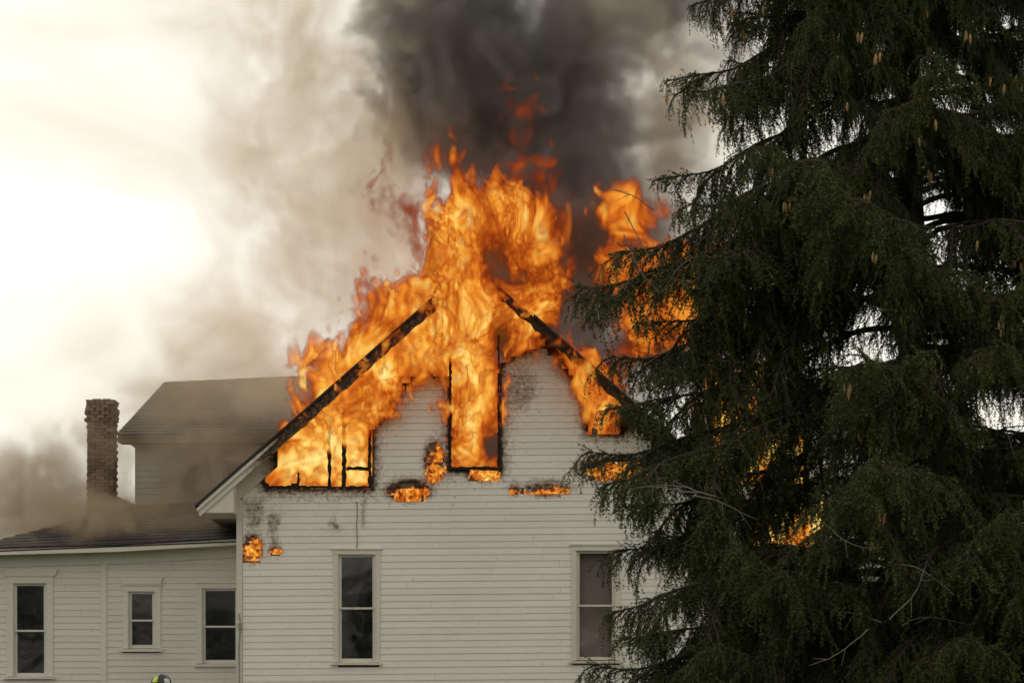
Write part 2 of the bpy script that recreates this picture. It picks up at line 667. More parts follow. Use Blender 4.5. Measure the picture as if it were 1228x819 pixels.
rects_main = []
for (a, b_, c_, d_) in ((400, 456, 659, 797), (685, 744, 654, 795)):
    x0, _, z1 = P(a, c_, YW)
    x1, _, z0 = P(b_, d_, YW)
    rects_main.append((x0 + 0.02, x1 - 0.02, z0 + 0.01, z1 - 0.01))


def gone_main(px, py, i):
    full = np.zeros(px.shape, bool)
    half = np.zeros(px.shape, bool)
    jit = 3.0 * np.sin(i * 12.9898 + 4) + 1.5 * np.sin(px * 0.35 + i * 7)
    for k, pl in enumerate(BURNT):
        d = seg_dist(px, py, pl)
        full |= d > (0.5 * jit * (0.15 if k == 1 else 1.0) if True else 0)
    for (hx, hy, rx, ry, how) in HOLES:
        if how == 0:
            continue
        q = np.hypot((px - hx) / rx, (py - hy) / (ry + 1.5)) + 0.12 * np.sin(px * 0.9 + i * 3.1)
        if how == 1:
            full |= q < 1
        else:
            half |= q < 1
    return full, half


wall_top = lambda x: roof_z(x) - 0.30
FND = 0.55
TILT = 0.009
sh = sheathing(house, YW, XL, XR, FND, azz, gone_main, rects_main, M['sheathing'], zt=wall_top)
nb = wall_boards(sh, YW, XL + 0.11, XR - 0.11, FND, azz, gone_main, rects_main, M['paint'], char_at, TILT, zt=wall_top)
chf = lambda v: float(char_at(*[np.array([q]) for q in to_px(v[0], v[2], YW)])[0])

# corner boards, water table, frieze boards along the rake
mb = MB()
mb.box(XL - 0.004, XL + 0.105, YW - 0.032, YW + 0.03, FND, 5.20)
mb.build('corner_board', M['trim'], house, char=lambda v: 0)
mb = MB()
mb.box(XR - 0.105, XR + 0.004, YW - 0.032, YW + 0.03, FND, 5.20)
mb.build('corner_board', M['trim'], house, char=lambda v: 0)
mb = MB()
mb.box(XL - 0.02, XR + 0.02, YW - 0.05, YW + 0.03, FND - 0.14, FND)
mb.build('water_table', M['trim'], house, char=lambda v: 0)
mb = MB()
mb.box(XL + 0.03, XR - 0.03, YW - 0.01, YW + 9, 0, FND - 0.14)
mb.build('foundation', M['foundation'], house)

# frieze: lower left piece still there, scorched at its upper end
fz0, fz1 = XL, P(333, 0, YW)[0]
for sgn in (-1, 1):
    xa_, xb_ = (fz0, fz1) if sgn < 0 else (XR, XR - 0.9)
    mb = MB()
    k = 0
    for q in range(9):
        x = xa_ + (xb_ - xa_) * q / 8
        zt_ = roof_z(x) - 0.10
        mb.v += [(x, YW - 0.034, zt_ - 0.36), (x, YW - 0.034, zt_), (x, YW - 0.005, zt_), (x, YW - 0.005, zt_ - 0.36)]
        if q:
            c0 = 4 * (q - 1)
            for a in range(4):
                mb.f.append([c0 + a, c0 + (a + 1) % 4, c0 + 4 + (a + 1) % 4, c0 + 4 + a])
    mb.build('frieze_board', M['trim'], house, char=lambda v: max(0, (v[0] - fz1 + 0.42) * 1.9) if v[0] < 0 else 0)


def rake_piece(name, xa_, xb_, top, bot, y0, y1, material, charf, segs=24, ragged=0.0, label=None):
    mb = MB()
    for q in range(segs + 1):
        x = xa_ + (xb_ - xa_) * q / segs
        rg = ragged * rng.uniform(-1, 1) * min(1, max(0, charf((x, 0, 0)) - 0.3) * 2)
        z = float(roof_z(x))
        mb.v += [(x, y0, z - bot + rg), (x, y0, z - top), (x, y1, z - top), (x, y1, z - bot + rg * 0.5)]
        if q:
            c0 = 4 * (q - 1)
            for a in range(4):
                mb.f.append([c0 + a, c0 + (a + 1) % 4, c0 + 4 + (a + 1) % 4, c0 + 4 + a])
    c0 = 4 * segs
    mb.f += [[0, 3, 2, 1], [c0, c0 + 1, c0 + 2, c0 + 3]]
    return mb.build(name, material, house, char=charf, label=label)


chl = lambda v: min(0.66, max(0.0, (v[0] - P(285, 0, YR)[0]) * 1.3))      # left rake: clean at the eave, black further up
xtip = P(527, 0, YR)[0]
rake_piece('rake_board', ex0 + 0.02, xtip, 0.0, 0.225, YR - 0.03, YR, M['trim'], chl, 60, 0.05)
rake_piece('crown_moulding', ex0 - 0.02, P(332, 0, YR)[0], 0.035, 0.10, YR - 0.075, YR - 0.031, M['trim'], lambda v: max(0.0, (v[0] - P(300, 0, YR)[0]) * 1.2), 8)
rake_piece('rake_board', P(596, 0, YR)[0], ex1, 0.0, 0.20, YR - 0.03, YR, M['char_brown'], lambda v: 1, 60, 0.06)
rake_piece('roof', ex0 - 0.05, xtip - 0.1, -0.05, 0.0, YR - 0.09, YR + 9.6, M['shingle'], lambda v: 1, 16)
rake_piece('roof', P(640, 0, YR)[0], ex1 + 0.05, -0.05, 0.0, YR - 0.09, YR + 9.6, M['shingle'], lambda v: 1, 16)
rake_piece('soffit', ex0, P(372, 0, YR)[0], 0.13, 0.16, YR + 0.002, YW + 0.03, M['trim'], lambda v: max(0.0, (v[0] - P(290, 0, YR)[0]) * 0.7), 10)
# boxed eave running back from the eave end, gutter lip
mb = MB()
mb.poly_prism([(ex0, YR + 0.004, ez0 - 0.02), (ex0, YR + 0.004, ez0 - 0.13), (XL, YR + 0.004, ez0 - 0.13), (XL, YR + 0.004, float(roof_z(XL)) - 0.17)], (0, 9.4, 0))
mb.build('eave_box', M['trim'], house, char=lambda v: 0)
# rafters behind the rake, burnt
for k in range(5):
    yy = YR + 1.3 + k * 1.5
    for sgn in (-1, 1):
        xe, xt = (ex0 + 0.3, axx - 0.15) if sgn < 0 else (ex1 - 0.3, axx + 0.15)
        mb = MB()
        mb.bar((xe, yy, float(roof_z(xe)) - 0.12), (xt, yy, float(roof_z(xt)) - 0.12), 0.05, 0.14)
        mb.build('rafter', M['char'], house)
# other walls, floors
mb = MB()
mb.box(XL + 0.002, XL + 0.12, YW + 0.03, YW + 9, FND - 0.1, 5.0)
mb.build('wall', M['paint'], house, char=lambda v: 0)
mb = MB()
mb.box(XR - 0.12, XR - 0.002, YW + 0.03, YW + 9, FND - 0.1, 5.0)
mb.build('wall', M['paint'], house, char=lambda v: 0)
mb = MB()
mb.poly_prism([(XL, YW + 9, 0.4), (XR, YW + 9, 0.4), (XR, YW + 9, float(roof_z(XR)) - 0.1), (axx, YW + 9, azz - 0.1), (XL, YW + 9, float(roof_z(XL)) - 0.1)], (0, 0.12, 0))
mb.build('wall', M['paint'], house, char=lambda v: 0)
mb = MB()
mb.box(XL + 0.13, XR - 0.13, YW + 0.03, YW + 8.95, 4.62, 4.8)
mb.build('attic_floor', M['char'], house)
mb = MB()
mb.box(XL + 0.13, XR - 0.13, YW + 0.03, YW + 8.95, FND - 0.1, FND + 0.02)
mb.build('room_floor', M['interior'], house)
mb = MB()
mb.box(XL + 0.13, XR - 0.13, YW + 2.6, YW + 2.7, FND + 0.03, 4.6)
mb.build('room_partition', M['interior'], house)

M['glass_grey'] = glass_mat('smoky_window_glass', (0.85, 0.82, 0.80), 0.05)
M['curtain_pale'] = simple('pale_blind_cloth', (0.36, 0.34, 0.335), (0.44, 0.42, 0.41), 1)  # grey of a smoke-filled window, on an added sheet behind the glass
window(house, YW, 400, 456, 659, 797, 0.085, sheet_drop=0.16, meet=0.5)
window(house, YW, 685, 744, 654, 795, 0.095, glass=M['glass_grey'], meet=0.5, sheet_drop=0.97)

# studs and burnt casings in the openings
def charred(name, x0p, x1p, y0p, y1p, yy, dy=0.09):
    """A burnt timber with an uneven outline."""
    mb = MB()
    x0, _, z1 = P(x0p, y0p, yy)
    x1, _, z0 = P(x1p, y1p, yy)
    vert = (z1 - z0) > (x1 - x0)
    n_ = max(3, int(((z1 - z0) if vert else (x1 - x0)) / 0.06))
    for q in range(n_ + 1):
        t_ = q / n_
        j1, j2 = rng.uniform(-0.014, 0.014), rng.uniform(-0.014, 0.014)
        if vert:
            z = z0 + (z1 - z0) * t_
            mb.v += [(x0 + j1, yy, z), (x1 + j2, yy, z), (x1 + j2, yy + dy, z), (x0 + j1, yy + dy, z)]
        else:
            x = x0 + (x1 - x0) * t_
            mb.v += [(x, yy, z0 + j1), (x, yy, z1 + j2), (x, yy + dy, z1 + j2), (x, yy + dy, z0 + j1)]
        if q:
            c0 = 4 * (q - 1)
            for a in range(4):
                mb.f.append([c0 + a, c0 + (a + 1) % 4, c0 + 4 + (a + 1) % 4, c0 + 4 + a])
    c0 = 4 * n_
    mb.f += [[0, 3, 2, 1], [c0, c0 + 1, c0 + 2, c0 + 3]]
    return mb.build(name, M['char'], house)


charred('stud', 356, 359, 566, 584, YW + 0.03)
charred('stud', 393, 396.5, 512, 584, YW + 0.03)
charred('stud', 410, 415, 494, 584, YW + 0.03)
charred('window_rail', 415.2, 441, 559.5, 563.5, YW + 0.03)
charred('window_rail', 322, 444, 582.5, 585.5, YW - 0.02)
charred('burnt_casing', 441.5, 445, 515, 582, YW - 0.02)
charred('burnt_casing', 538.5, 541.5, 398, 560, YW - 0.035)
charred('burnt_casing', 596.5, 599.5, 402, 560, YW - 0.035)
charred('burnt_sill', 536, 602, 559.5, 563.5, YW - 0.05)
charred('burnt_casing', 702, 705.5, 440, 517, YW + 0.0)

# small lamp bracket on the wall, loose wire above the left window
lx, _, lz = P(399, 629, YW)
mb = MB()
mb.tube([(lx, YW - 0.02, lz + 0.02), (lx, YW - 0.07, lz + 0.02), (lx + 0.05, YW - 0.11, lz - 0.01)], 0.012)
mb.tube([(lx + 0.03, YW - 0.10, lz - 0.0), (lx + 0.10, YW - 0.11, lz - 0.05)], [0.03, 0.045], 8)
mb.build('lamp_bracket', M['metal'], house)
mb = MB()
mb.tube([P(428, 601, YW - 0.03), P(428.4, 615, YW - 0.035), P(427.7, 630, YW - 0.03), P(428.3, 645, YW - 0.035), P(428, 657, YW - 0.03)], 0.006, 5)
mb.build('wire', M['bark'], house)

# ------------------------------------------------------------------ left wing
YV = 46.6
wing = root('house_wing', (-7.5, YV + 3, 0), 'low white clapboard wing with dark hipped shingle roof left of the gabled house', 'house')
ws = 65.0 / (F / YV)
wx0, wx1 = P(-60, 0, YV)[0], P(290, 0, YV)[0]
eave_px = [(-60, 665), (0, 663), (146, 659), (215, 655), (290, 651)]


def eave_z(x):
    px = np.asarray(x) * F / YV + CX
    return CZ + (HY - np.interp(px, [e[0] for e in eave_px], [e[1] for e in eave_px])) * YV / F


rects_wing = []
for (a, b_, c_, d_) in ((8, 64, 691, 814), (147, 193, 702, 781), (236, 292, 699, 799)):
    x0, _, z1 = P(a, c_, YV)
    x1, _, z0 = P(b_, d_, YV)
    rects_wing.append((x0 + 0.02, x1 - 0.02, z0 + 0.01, z1 - 0.01))
none = lambda px, py, i: (np.zeros(px.shape, bool), np.zeros(px.shape, bool))
cbx0, cbx1 = P(121.5, 0, YV)[0], P(128, 0, YV)[0]
for k, (a, b_) in enumerate(((wx0, cbx0), (cbx1, wx1))):
    zt_w = lambda x: eave_z(x) - 0.12
    w_ = sheathing(wing, YV, a, b_, FND, 4.7, none, rects_wing, M['sheathing'], zt=lambda x: eave_z(x) - 0.02)
    wall_boards(w_, YV, a, b_, FND + 0.03 * k, 4.7, none, rects_wing, M['paint_wing'], None, 0.0 if k == 0 else 0.004, zt=zt_w, keep_small=0.02)
mb = MB()
mb.box(cbx0, cbx1, YV - 0.036, YV + 0.03, FND, 4.27)
mb.build('corner_board', M['paint_wing'], wing, char=lambda v: 0)
mb = MB()
mb.box(wx0, wx1, YV - 0.01, YV + 6, 0, FND - 0.01)
mb.build('foundation', M['foundation'], wing)
# frieze, eave board (gutter), drip edge: three strips following the sagging eave
def eave_strip(name, dz0, dz1, y0, y1, material):
    mb = MB()
    xs = [P(e[0], 0, YV)[0] for e in eave_px]
    for q, x in enumerate(xs):
        z = float(eave_z(x))
        mb.v += [(x, y0, z + dz0), (x, y0, z + dz1), (x, y1, z + dz1), (x, y1, z + dz0)]
        if q:
            c0 = 4 * (q - 1)
            for a in range(4):
                mb.f.append([c0 + a, c0 + (a + 1) % 4, c0 + 4 + (a + 1) % 4, c0 + 4 + a])
    return mb.build(name, material, wing, char=lambda v: 0)


eave_strip('frieze_board', -0.27, -0.05, YV - 0.04, YV - 0.028, M['paint_wing'])
eave_strip('soffit', -0.05, -0.03, YV - 0.40, YV + 0.02, M['trim'])
eave_strip('fascia_board', -0.06, 0.055, YV - 0.43, YV - 0.402, M['trim'])
eave_strip('drip_edge', 0.058, 0.075, YV - 0.46, YV - 0.40, M['char'])
window(wing, YV, 8, 64, 691, 814, 0.13, material=M['paint_wing'], meet=0.49)
window(wing, YV, 147, 193, 702, 781, 0.11, material=M['paint_wing'], meet=0.49, sillh=0.06)
window(wing, YV, 236, 292, 699, 799, 0.10, material=M['paint_wing'], meet=0.49, sillh=0.06)
# window head boards
for (a, b_, yy) in ((4, 70, 688), (144, 196, 698)):
    mb = MB()
    x0, _, z = P(a, yy, YV)
    x1 = P(b_, yy, YV)[0]
    mb.poly_prism([(x0, YV - 0.062, z + 0.09), (x1, YV - 0.062, z + 0.09), (x1 - 0.05, YV - 0.062, z - 0.03), (x0 + 0.05, YV - 0.062, z - 0.03)], (0, 0.04, 0))
    mb.build('window_head', M['paint_wing'], wing, char=lambda v: 0)
mb = MB()
mb.box(wx0, wx1, YV + 1.8, YV + 1.9, FND, 4.2)
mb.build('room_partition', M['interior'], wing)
# electric meter pipe near the corner
mb = MB()
mb.tube([P(287.5, 747, YW - 0.06), P(288, 754, YW - 0.06)], 0.035, 8)
mb.tube([P(288, 754, YW - 0.05), P(286.5, 775, YW - 0.05), P(287, 819, YW - 0.05), P(287, 900, YW - 0.05)], 0.012, 6)
mb.tube([P(288, 747, YW - 0.05), P(286.5, 735, YW - 0.05)], 0.012, 6)
mb.build('cable_box', M['metal'], house)

# wing roof: shingle courses as strips over a deck
YE, YB = YV - 0.44, YV + 4.4
deckF = [P(-60, 663, YE), P(290, 649, YE), P(300, 598, YB), P(163, 606, YB)]
A, B, C_, D = [Vector(p) for p in deckF]
E = Vector(P(-60, 668, YB + 3))
mb = MB()
nrow = 15
def courses(mb, A, B, C_, D, nrow, th=0.022):
    nrm = (B - A).cross(D - A).normalized()
    if nrm.z < 0:
        nrm = -nrm
    for i in range(nrow):
        t0, t1 = i / nrow, (i + 1) / nrow
        a0, b0 = A.lerp(D, t0), B.lerp(C_, t0)
        a1, b1 = A.lerp(D, t1), B.lerp(C_, t1)
        k = len(mb.v)
        wav = rng.uniform(0, 0.006)
        mb.v += [tuple(a0 + nrm * (th + wav)), tuple(b0 + nrm * (th + wav)), tuple(b1 + nrm * 0.003), tuple(a1 + nrm * 0.003),
                 tuple(a0 - nrm * 0.01), tuple(b0 - nrm * 0.01), tuple(b1 - nrm * 0.01), tuple(a1 - nrm * 0.01)]
        mb.f += [[k, k + 1, k + 2, k + 3], [k + 4, k + 7, k + 6, k + 5], [k, k + 4, k + 5, k + 1], [k + 1, k + 5, k + 6, k + 2], [k + 2, k + 6, k + 7, k + 3], [k + 3, k + 7, k + 4, k]]
courses(mb, A, B, C_, D, nrow, 0.010)
mb.build('roof', M['shingle'], wing)
mb = MB()
courses(mb, E, A, D, D + Vector((0, 0.3, 0)), nrow)
mb.build('roof', M['shingle'], wing, label='left hip slope of the wing roof')
mb = MB()
mb.poly_prism([tuple(A), tuple(E), tuple(D)], (0, 0.0, -0.06))
mb.build('roof_deck', M['sheathing'], wing)

# chimney: bricks one by one
cy = YV + 2.9
cpm = F / cy
cx0, _, ctop = P(104.0, 476, cy)
cx1, _, cbot = P(136.5, 640, cy)
chim = MB()
chim.box(cx0 + 0.03, cx1 - 0.03, cy + 0.03, cy + 0.55, cbot - 0.4, ctop - 0.10)
stack = chim.build('chimney', M['mortar'], wing)
bl, bh, bd = 0.195, 0.062, 0.095
bm_ = MB()
bm_.box(-bl / 2, bl / 2, -bd / 2, bd / 2, -bh / 2, bh / 2)
brick_me = None
ncrs = int((ctop - cbot + 0.1) / 0.073)
W = cx1 - cx0
wo = ORG[wing.name]
pitch = (ctop - 0.08 - cbot) / ncrs


def brick(x, y, z, rot, sx=1.0):
    global brick_me
    if brick_me is None:
        o = bm_.build('brick', M['brick'], stack, loc=(0, 0, 0))
        brick_me = o.data
    else:
        o = share(brick_me, 'brick', stack, (0, 0, 0))
    o.location = (x - wo.x, y - wo.y, z - wo.z)
    o.rotation_euler = (rng.uniform(-.01, .01), rng.uniform(-.015, .015), rot + rng.uniform(-.02, .02))
    o.scale = (sx * (W / 0.64), 1, 1)
    return o


for i in range(ncrs):
    z = cbot + (i + 0.5) * pitch
    grow = 0.0
    if i >= ncrs - 6:
        grow = 0.02
    if ncrs - 4 <= i < ncrs - 2 or i == ncrs - 6:
        grow = 0.045
    xa_, xb_ = cx0 - grow, cx1 + grow
    yf = cy - grow
    if i % 2 == 0:
        for k in range(3):
            brick(xa_ + (k + 0.5) * (xb_ - xa_) / 3, yf + bd / 2 + rng.uniform(-.006, .004), z, 0)
        for s_, x in ((0, xa_ + bd / 2 - 0.006), (1, xb_ - bd / 2 + 0.006)):
            for k in range(2):
                brick(x + rng.uniform(-.008, .008), yf + bd + 0.015 + bl * (k + 0.5) * 1.06, z, math.pi / 2)
    else:
        for k in range(2):
            brick(xa_ + bd + 0.015 + (k + 0.5) * (xb_ - xa_ - 2 * bd - 0.03) / 2, yf + bd / 2 + rng.uniform(-.006, .004), z, 0)
        for s_, x in ((0, xa_ + bd / 2 - 0.004), (1, xb_ - bd / 2 + 0.004)):
            for k in range(2):
                brick(x + rng.uniform(-.010, .010), yf + bl * (k + 0.5) * 1.06, z, math.pi / 2)
for k in range(2):
    brick((cx0 + cx1) / 2 - 0.1 + 0.2 * k, cy + 0.2, ctop - 0.08 + bh / 2, 0)
mb = MB()
mb.box(cx0 - 0.02, cx1 + 0.02, cy - 0.01, cy + 0.58, ctop - 0.082, ctop - 0.055)
mb.build('cap_mortar', M['mortar'], stack)

# ------------------------------------------------------------------ taller block behind the wing
YU = 51.0
blk = root('rear_house_block', P(250, 0, YU + 2)[:2] + (0,), 'taller clapboard block under dark hipped roof veiled by smoke behind the chimney', 'house')
bx0, bx1 = P(162, 0, YU)[0], P(420, 0, YU)[0]
ztop = P(0, 523, YU)[2]
wx = P(262, 548, YU)
wr = (P(263, 0, YU)[0], P(306, 0, YU)[0], P(0, 590, YU)[2], P(0, 547, YU)[2])
w_ = sheathing(blk, YU, bx0, bx1, 3.0, ztop, none, [wr], M['sheathing'])
wall_boards(w_, YU, bx0, bx1, 3.0, ztop, none, [wr], M['paint_wing'], None, 0.0)
window(blk, YU, 262, 307, 546, 592, 0.10, material=M['paint_wing'])
mb = MB()
mb.box(bx0, bx0 + 0.1, YU + 0.03, YU + 5, 0.5, ztop)
mb.build('wall', M['paint_wing'], blk, char=lambda v: 0)
mb = MB()
mb.box(bx0, bx1, YU + 1.6, YU + 1.7, 0.5, ztop)
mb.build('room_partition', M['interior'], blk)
mb = MB()
mb.box(bx0 - 0.0, bx1, YU - 0.004, YU + 0.0, 0.0, 3.0)
mb.build('foundation', M['foundation'], blk)
yo = YU - 0.5
A = Vector(P(140, 521, yo)); B = Vector(P(420, 519, yo)); C_ = Vector(P(420, 448, YU + 2.6)); D = Vector(P(198, 458, YU + 2.6))
mb = MB()
courses(mb, A, B, C_, D, 18, 0.008)
mb.build('roof', M['shingle'], blk)
mb = MB()
courses(mb, Vector((A.x - 0.1, YU + 6, A.z)), A, D, D + Vector((0, 0.4, 0)), 16, 0.02)
mb.build('roof', M['shingle'], blk, label='left hip slope of the upper roof')
mb = MB()
mb.box(A.x + 0.02, B.x, yo + 0.01, yo + 0.04, A.z - 0.17, A.z + 0.012)
mb.build('fascia_board', M['sheathing'], blk, char=lambda v: 0)  # brown wood colour stands in for the shadow under the eave
mb = MB()
mb.box(A.x + 0.03, B.x, yo + 0.041, YU + 0.02, A.z - 0.16, A.z - 0.13)
mb.build('soffit', M['sheathing'], blk, char=lambda v: 0)  # same brown, eave shadow put into the colour
# little far gable beyond the wing roof
mb = MB()
far = root('far_shed', P(146, 0, 58)[:2] + (0,), 'pale far gable tip just right of the brick chimney', 'shed')
sx0, _, sz0 = P(128, 640, 58)
xa_, _, zp = P(140, 599, 58)
sx1, _, sz1 = P(161, 611, 58)
mb.poly_prism([(sx0 - 1.0, 58, 0), (sx1 + 0.8, 58, 0), (sx1 + 0.8, 58, sz1 - 0.35), (xa_, 58, zp), (sx0 - 1.0, 58, sz0)], (0, 3, 0))
mb.build('wall', M['paint_wing'], far, char=lambda v: 0)
mb = MB()
mb.poly_prism([(xa_, 57.8, zp + 0.01), (sx1 + 1.0, 57.8, sz1 - 0.41), (sx1 + 1.0, 57.8, sz1 - 0.33), (xa_, 57.8, zp + 0.09), (sx0 - 1.2, 57.8, sz0 + 0.05), (sx0 - 1.2, 57.8, sz0 - 0.04)], (0, 3.4, 0))
mb.build('roof', M['shingle'], far)

# ------------------------------------------------------------------ right wing, mostly behind the spruce
YQ = 46.8
rw = root('right_house_wing', (P(950, 0, YQ)[0], YQ + 2.5, 0), 'white side wing burning through its wall, mostly hidden behind the spruce', 'house')
qx0, qx1 = XR + 0.02, P(1120, 0, YQ)[0]
qtop = P(0, 470, YQ)[2]
QB = [[(896, 598), (988, 598), (984, 655), (902, 655)], [(848, 450), (925, 450), (912, 575), (860, 575)], [(908, 518), (964, 518), (962, 584), (908, 584)]]


def gone_q(px, py, i):
    full = np.zeros(px.shape, bool)
    for pl in QB:
        full |= seg_dist(px, py, pl) > 2 * np.sin(i * 9.1)
    return full, np.zeros(px.shape, bool)


def char_q(px, py):
    c = np.zeros(np.shape(px))
    for pl in QB:
        d = -seg_dist(px, py, pl)
        c = np.maximum(c, np.where(d < 0, 1, np.exp(-d / 6)))
    return c


w_ = sheathing(rw, YQ, qx0, qx1, FND, qtop, gone_q, [], M['sheathing'])
wall_boards(w_, YQ, qx0, qx1, FND, qtop, gone_q, [], M['paint'], char_q)
mb = MB()
mb.box(qx0 - 0.05, qx1 + 0.25, YQ - 0.35, YQ - 0.03, P(0, 600, YQ)[2], P(0, 595, YQ)[2])
mb.build('porch_eave', M['trim'], rw, char=lambda v: 0)
mb = MB()
mb.box(qx0, qx1, YQ + 1.8, YQ + 1.9, 0, qtop)
mb.build('room_partition', M['char'], rw)
mb = MB()
mb.box(qx1 - 0.1, qx1, YQ + 0.03, YQ + 4.5, 0, qtop)
mb.build('wall', M['paint'], rw, char=lambda v: 0)
mb = MB()
mb.box(qx0, qx1, YQ - 0.01, YQ + 0.02, 0, FND)
mb.build('foundation', M['foundation'], rw)
# ------------------------------------------------------------------ the big spruce
TY = 30.0
TX, _, _ = P(1092, 0, TY)
tree = root('spruce_tree', (TX, TY, 0), 'tall dark green spruce with drooping cone-hung branches in front of the burning house', 'tree')
nr = np.random.default_rng(11)
tr_ = MB()
tp, trd = [], []
for q in range(22):
    t_ = q / 21
    tp.append((TX + 0.05 * math.sin(q * 1.1), TY + 0.05 * math.cos(q * 0.9), 18.5 * t_))
    trd.append(0.22 * (1 - t_) ** 0.8 + 0.02 + (0.12 if q == 0 else 0))
tr_.tube(tp, trd, 12)
tr_.build('trunk', M['bark'], tree, smooth=True)


def needle_arrays(segs, per_m, length, width, r_, fwd=0.7):
    """segs: array n x 6 (start, end). Returns vertices (3 per needle) set round each segment."""
    a, b_ = segs[:, :3], segs[:, 3:]
    L = np.linalg.norm(b_ - a, axis=1)
    cnt = np.maximum(1, (L * per_m + r_.random(len(L))).astype(int))
    idx = np.repeat(np.arange(len(L)), cnt)
    t_ = r_.random(len(idx))[:, None]
    p = a[idx] + (b_ - a)[idx] * t_
    d = (b_ - a)[idx] / np.maximum(L[idx], 1e-6)[:, None]
    rnd = r_.normal(size=p.shape)
    s = rnd - (rnd * d).sum(1)[:, None] * d
    s /= np.linalg.norm(s, axis=1)[:, None] + 1e-9
    out = s + d * fwd
    out[:, 2] += 0.12
    out /= np.linalg.norm(out, axis=1)[:, None]
    ln = (length * (0.7 + 0.6 * r_.random(len(idx))))[:, None]
    w_ = np.cross(out, r_.normal(size=p.shape))
    w_ /= np.linalg.norm(w_, axis=1)[:, None] + 1e-9
    w_ *= width / 2
    v = np.stack([p + w_, p - w_, p + out * ln], axis=1).reshape(-1, 3)
    tone = np.repeat(r_.random(len(idx)), 3)
    return v, tone


def make_branch_mesh(seed, L=3.6, dens=1.0):
    """One drooping spruce bough along +X, made of wood and needled hanging twigs."""
    r_ = np.random.default_rng(seed)
    rr = random.Random(seed)
    wood = MB()
    N_ = 26
    rise, sag, tip = rr.uniform(0.10, 0.2), rr.uniform(0.34, 0.46), rr.uniform(0.16, 0.26)
    main = []
    for q in range(N_ + 1):
        t_ = q / N_
        z = L * (rise * t_ - sag * t_ ** 2 + tip * t_ ** 4)
        main.append(Vector((L * t_ * 0.97, 0.06 * L * math.sin(t_ * 3 + seed) - 0.06 * L * math.sin(seed), z + 0.03 * math.sin(t_ * 19 + seed))))
    wood.tube(main, [0.035 * (1 - q / N_) ** 0.9 + 0.005 for q in range(N_ + 1)], 5)
    green, tips = [], []
    hang = rr.uniform(0.6, 1.1)

    def run(start, direction, length, droop, step=0.05, lift=0.0):
        pts = [start]
        d = direction.normalized()
        n_ = max(2, int(length / step))
        for k in range(n_):
            d = (d + Vector((rr.uniform(-.10, .10), rr.uniform(-.10, .10), rr.uniform(-.06, .06) - droop * step * 4))).normalized()
            pts.append(pts[-1] + d * (length / n_))
        if lift:
            d = (d + Vector((0, 0, lift))).normalized()
            pts.append(pts[-1] + d * step * 0.8)
        return pts

    def needle_line(pts):
        for a, b_ in zip(pts[:-1], pts[1:]):
            green.append((*a, *b_))

    def at(t_):
        x = t_ * N_
        i = min(N_ - 1, int(x))
        return main[i].lerp(main[i + 1], x - i), (main[i + 1] - main[i]).normalized()

    def clothe(line, t0, lat_len, twig_k, step):
        """Laterals and hanging twigs along one stem."""
        n_ = len(line) - 1
        t_ = t0
        side = 1
        phase = rr.uniform(0, 6)
        while t_ < 0.995:
            x = t_ * n_
            i = min(n_ - 1, int(x))
            p, d = line[i].lerp(line[i + 1], x - i), (line[i + 1] - line[i]).normalized()
            prof = math.sin(min(1.0, (t_ + 0.12)) * math.pi * 0.80) ** 0.8
            clump = 0.75 + 0.35 * math.sin(t_ * 17 + phase) + 0.2 * math.sin(t_ * 41 + phase * 2)
            ln = lat_len * (0.35 + 0.75 * prof * rr.uniform(0.5, 1.2)) * clump * (1 - 0.5 * max(0, t_ - 0.75) * 4)
            if ln > 0.06:
                perp = Vector((-d.y, d.x, 0)) * side
                dr = d * rr.uniform(0.5, 1.1) + perp * rr.uniform(0.5, 1.0) + Vector((0, 0, rr.uniform(-0.15, 0.3)))
                lat = run(p, dr, ln, rr.uniform(0.4, 1.4), 0.06, 0.5)
                wood.tube(lat, [0.008 * (1 - k / len(lat)) + 0.003 for k in range(len(lat))], 3, cap=False)
                needle_line(lat)
                for k in range(1, len(lat)):
                    for _ in range(2 if rr.random() < 0.75 else 1):
                        h = twig_k * rr.uniform(0.08, 0.30) * (0.7 + 0.5 * math.sin(k / len(lat) * math.pi)) * (0.55 + 0.6 * clump)
                        if rr.random() < 0.10:
                            h *= 1.6
                        dv = Vector((rr.uniform(-.7, .8), rr.uniform(-.8, .8), rr.uniform(-0.8, 0.0))) + (lat[k] - lat[k - 1]).normalized() * 0.6
                        tw = run(lat[k], dv, h, rr.uniform(0.8, 2.0), 0.05)
                        needle_line(tw)
                        if rr.random() < 0.07:
                            tips.append(tuple(tw[-1]))
            t_ += step * rr.uniform(0.7, 1.3)
            side = -side

    clothe(main, 0.16, 0.62, hang, 0.017)
    # side limbs: they make the bough a fan and break up its outline
    t_ = rr.uniform(0.2, 0.3)
    sd_ = rr.choice((-1, 1))
    while t_ < 0.86:
        p, d = at(t_)
        ln = L * (1.02 - t_) * rr.uniform(0.45, 0.75)
        dr = d * 1.0 + Vector((-d.y, d.x, 0)) * sd_ * rr.uniform(0.45, 0.85) + Vector((0, 0, rr.uniform(-0.05, 0.25)))
        lb = run(p, dr, ln, rr.uniform(0.12, 0.4), 0.12, 0.3)
        wood.tube(lb, [0.016 * (1 - k / len(lb)) + 0.004 for k in range(len(lb))], 4, cap=False)
        needle_line(lb[len(lb) // 3:])
        clothe(lb, 0.10, 0.38, hang * 0.9, 0.066 / max(ln, 0.3))
        for _ in range(3):
            needle_line(run(lb[-1], dr + Vector((rr.uniform(-.5, .5), rr.uniform(-.5, .5), rr.uniform(-.1, .6))), rr.uniform(0.08, 0.2), 0.1, 0.05))
        t_ += rr.uniform(0.08, 0.15)
        sd_ = -sd_
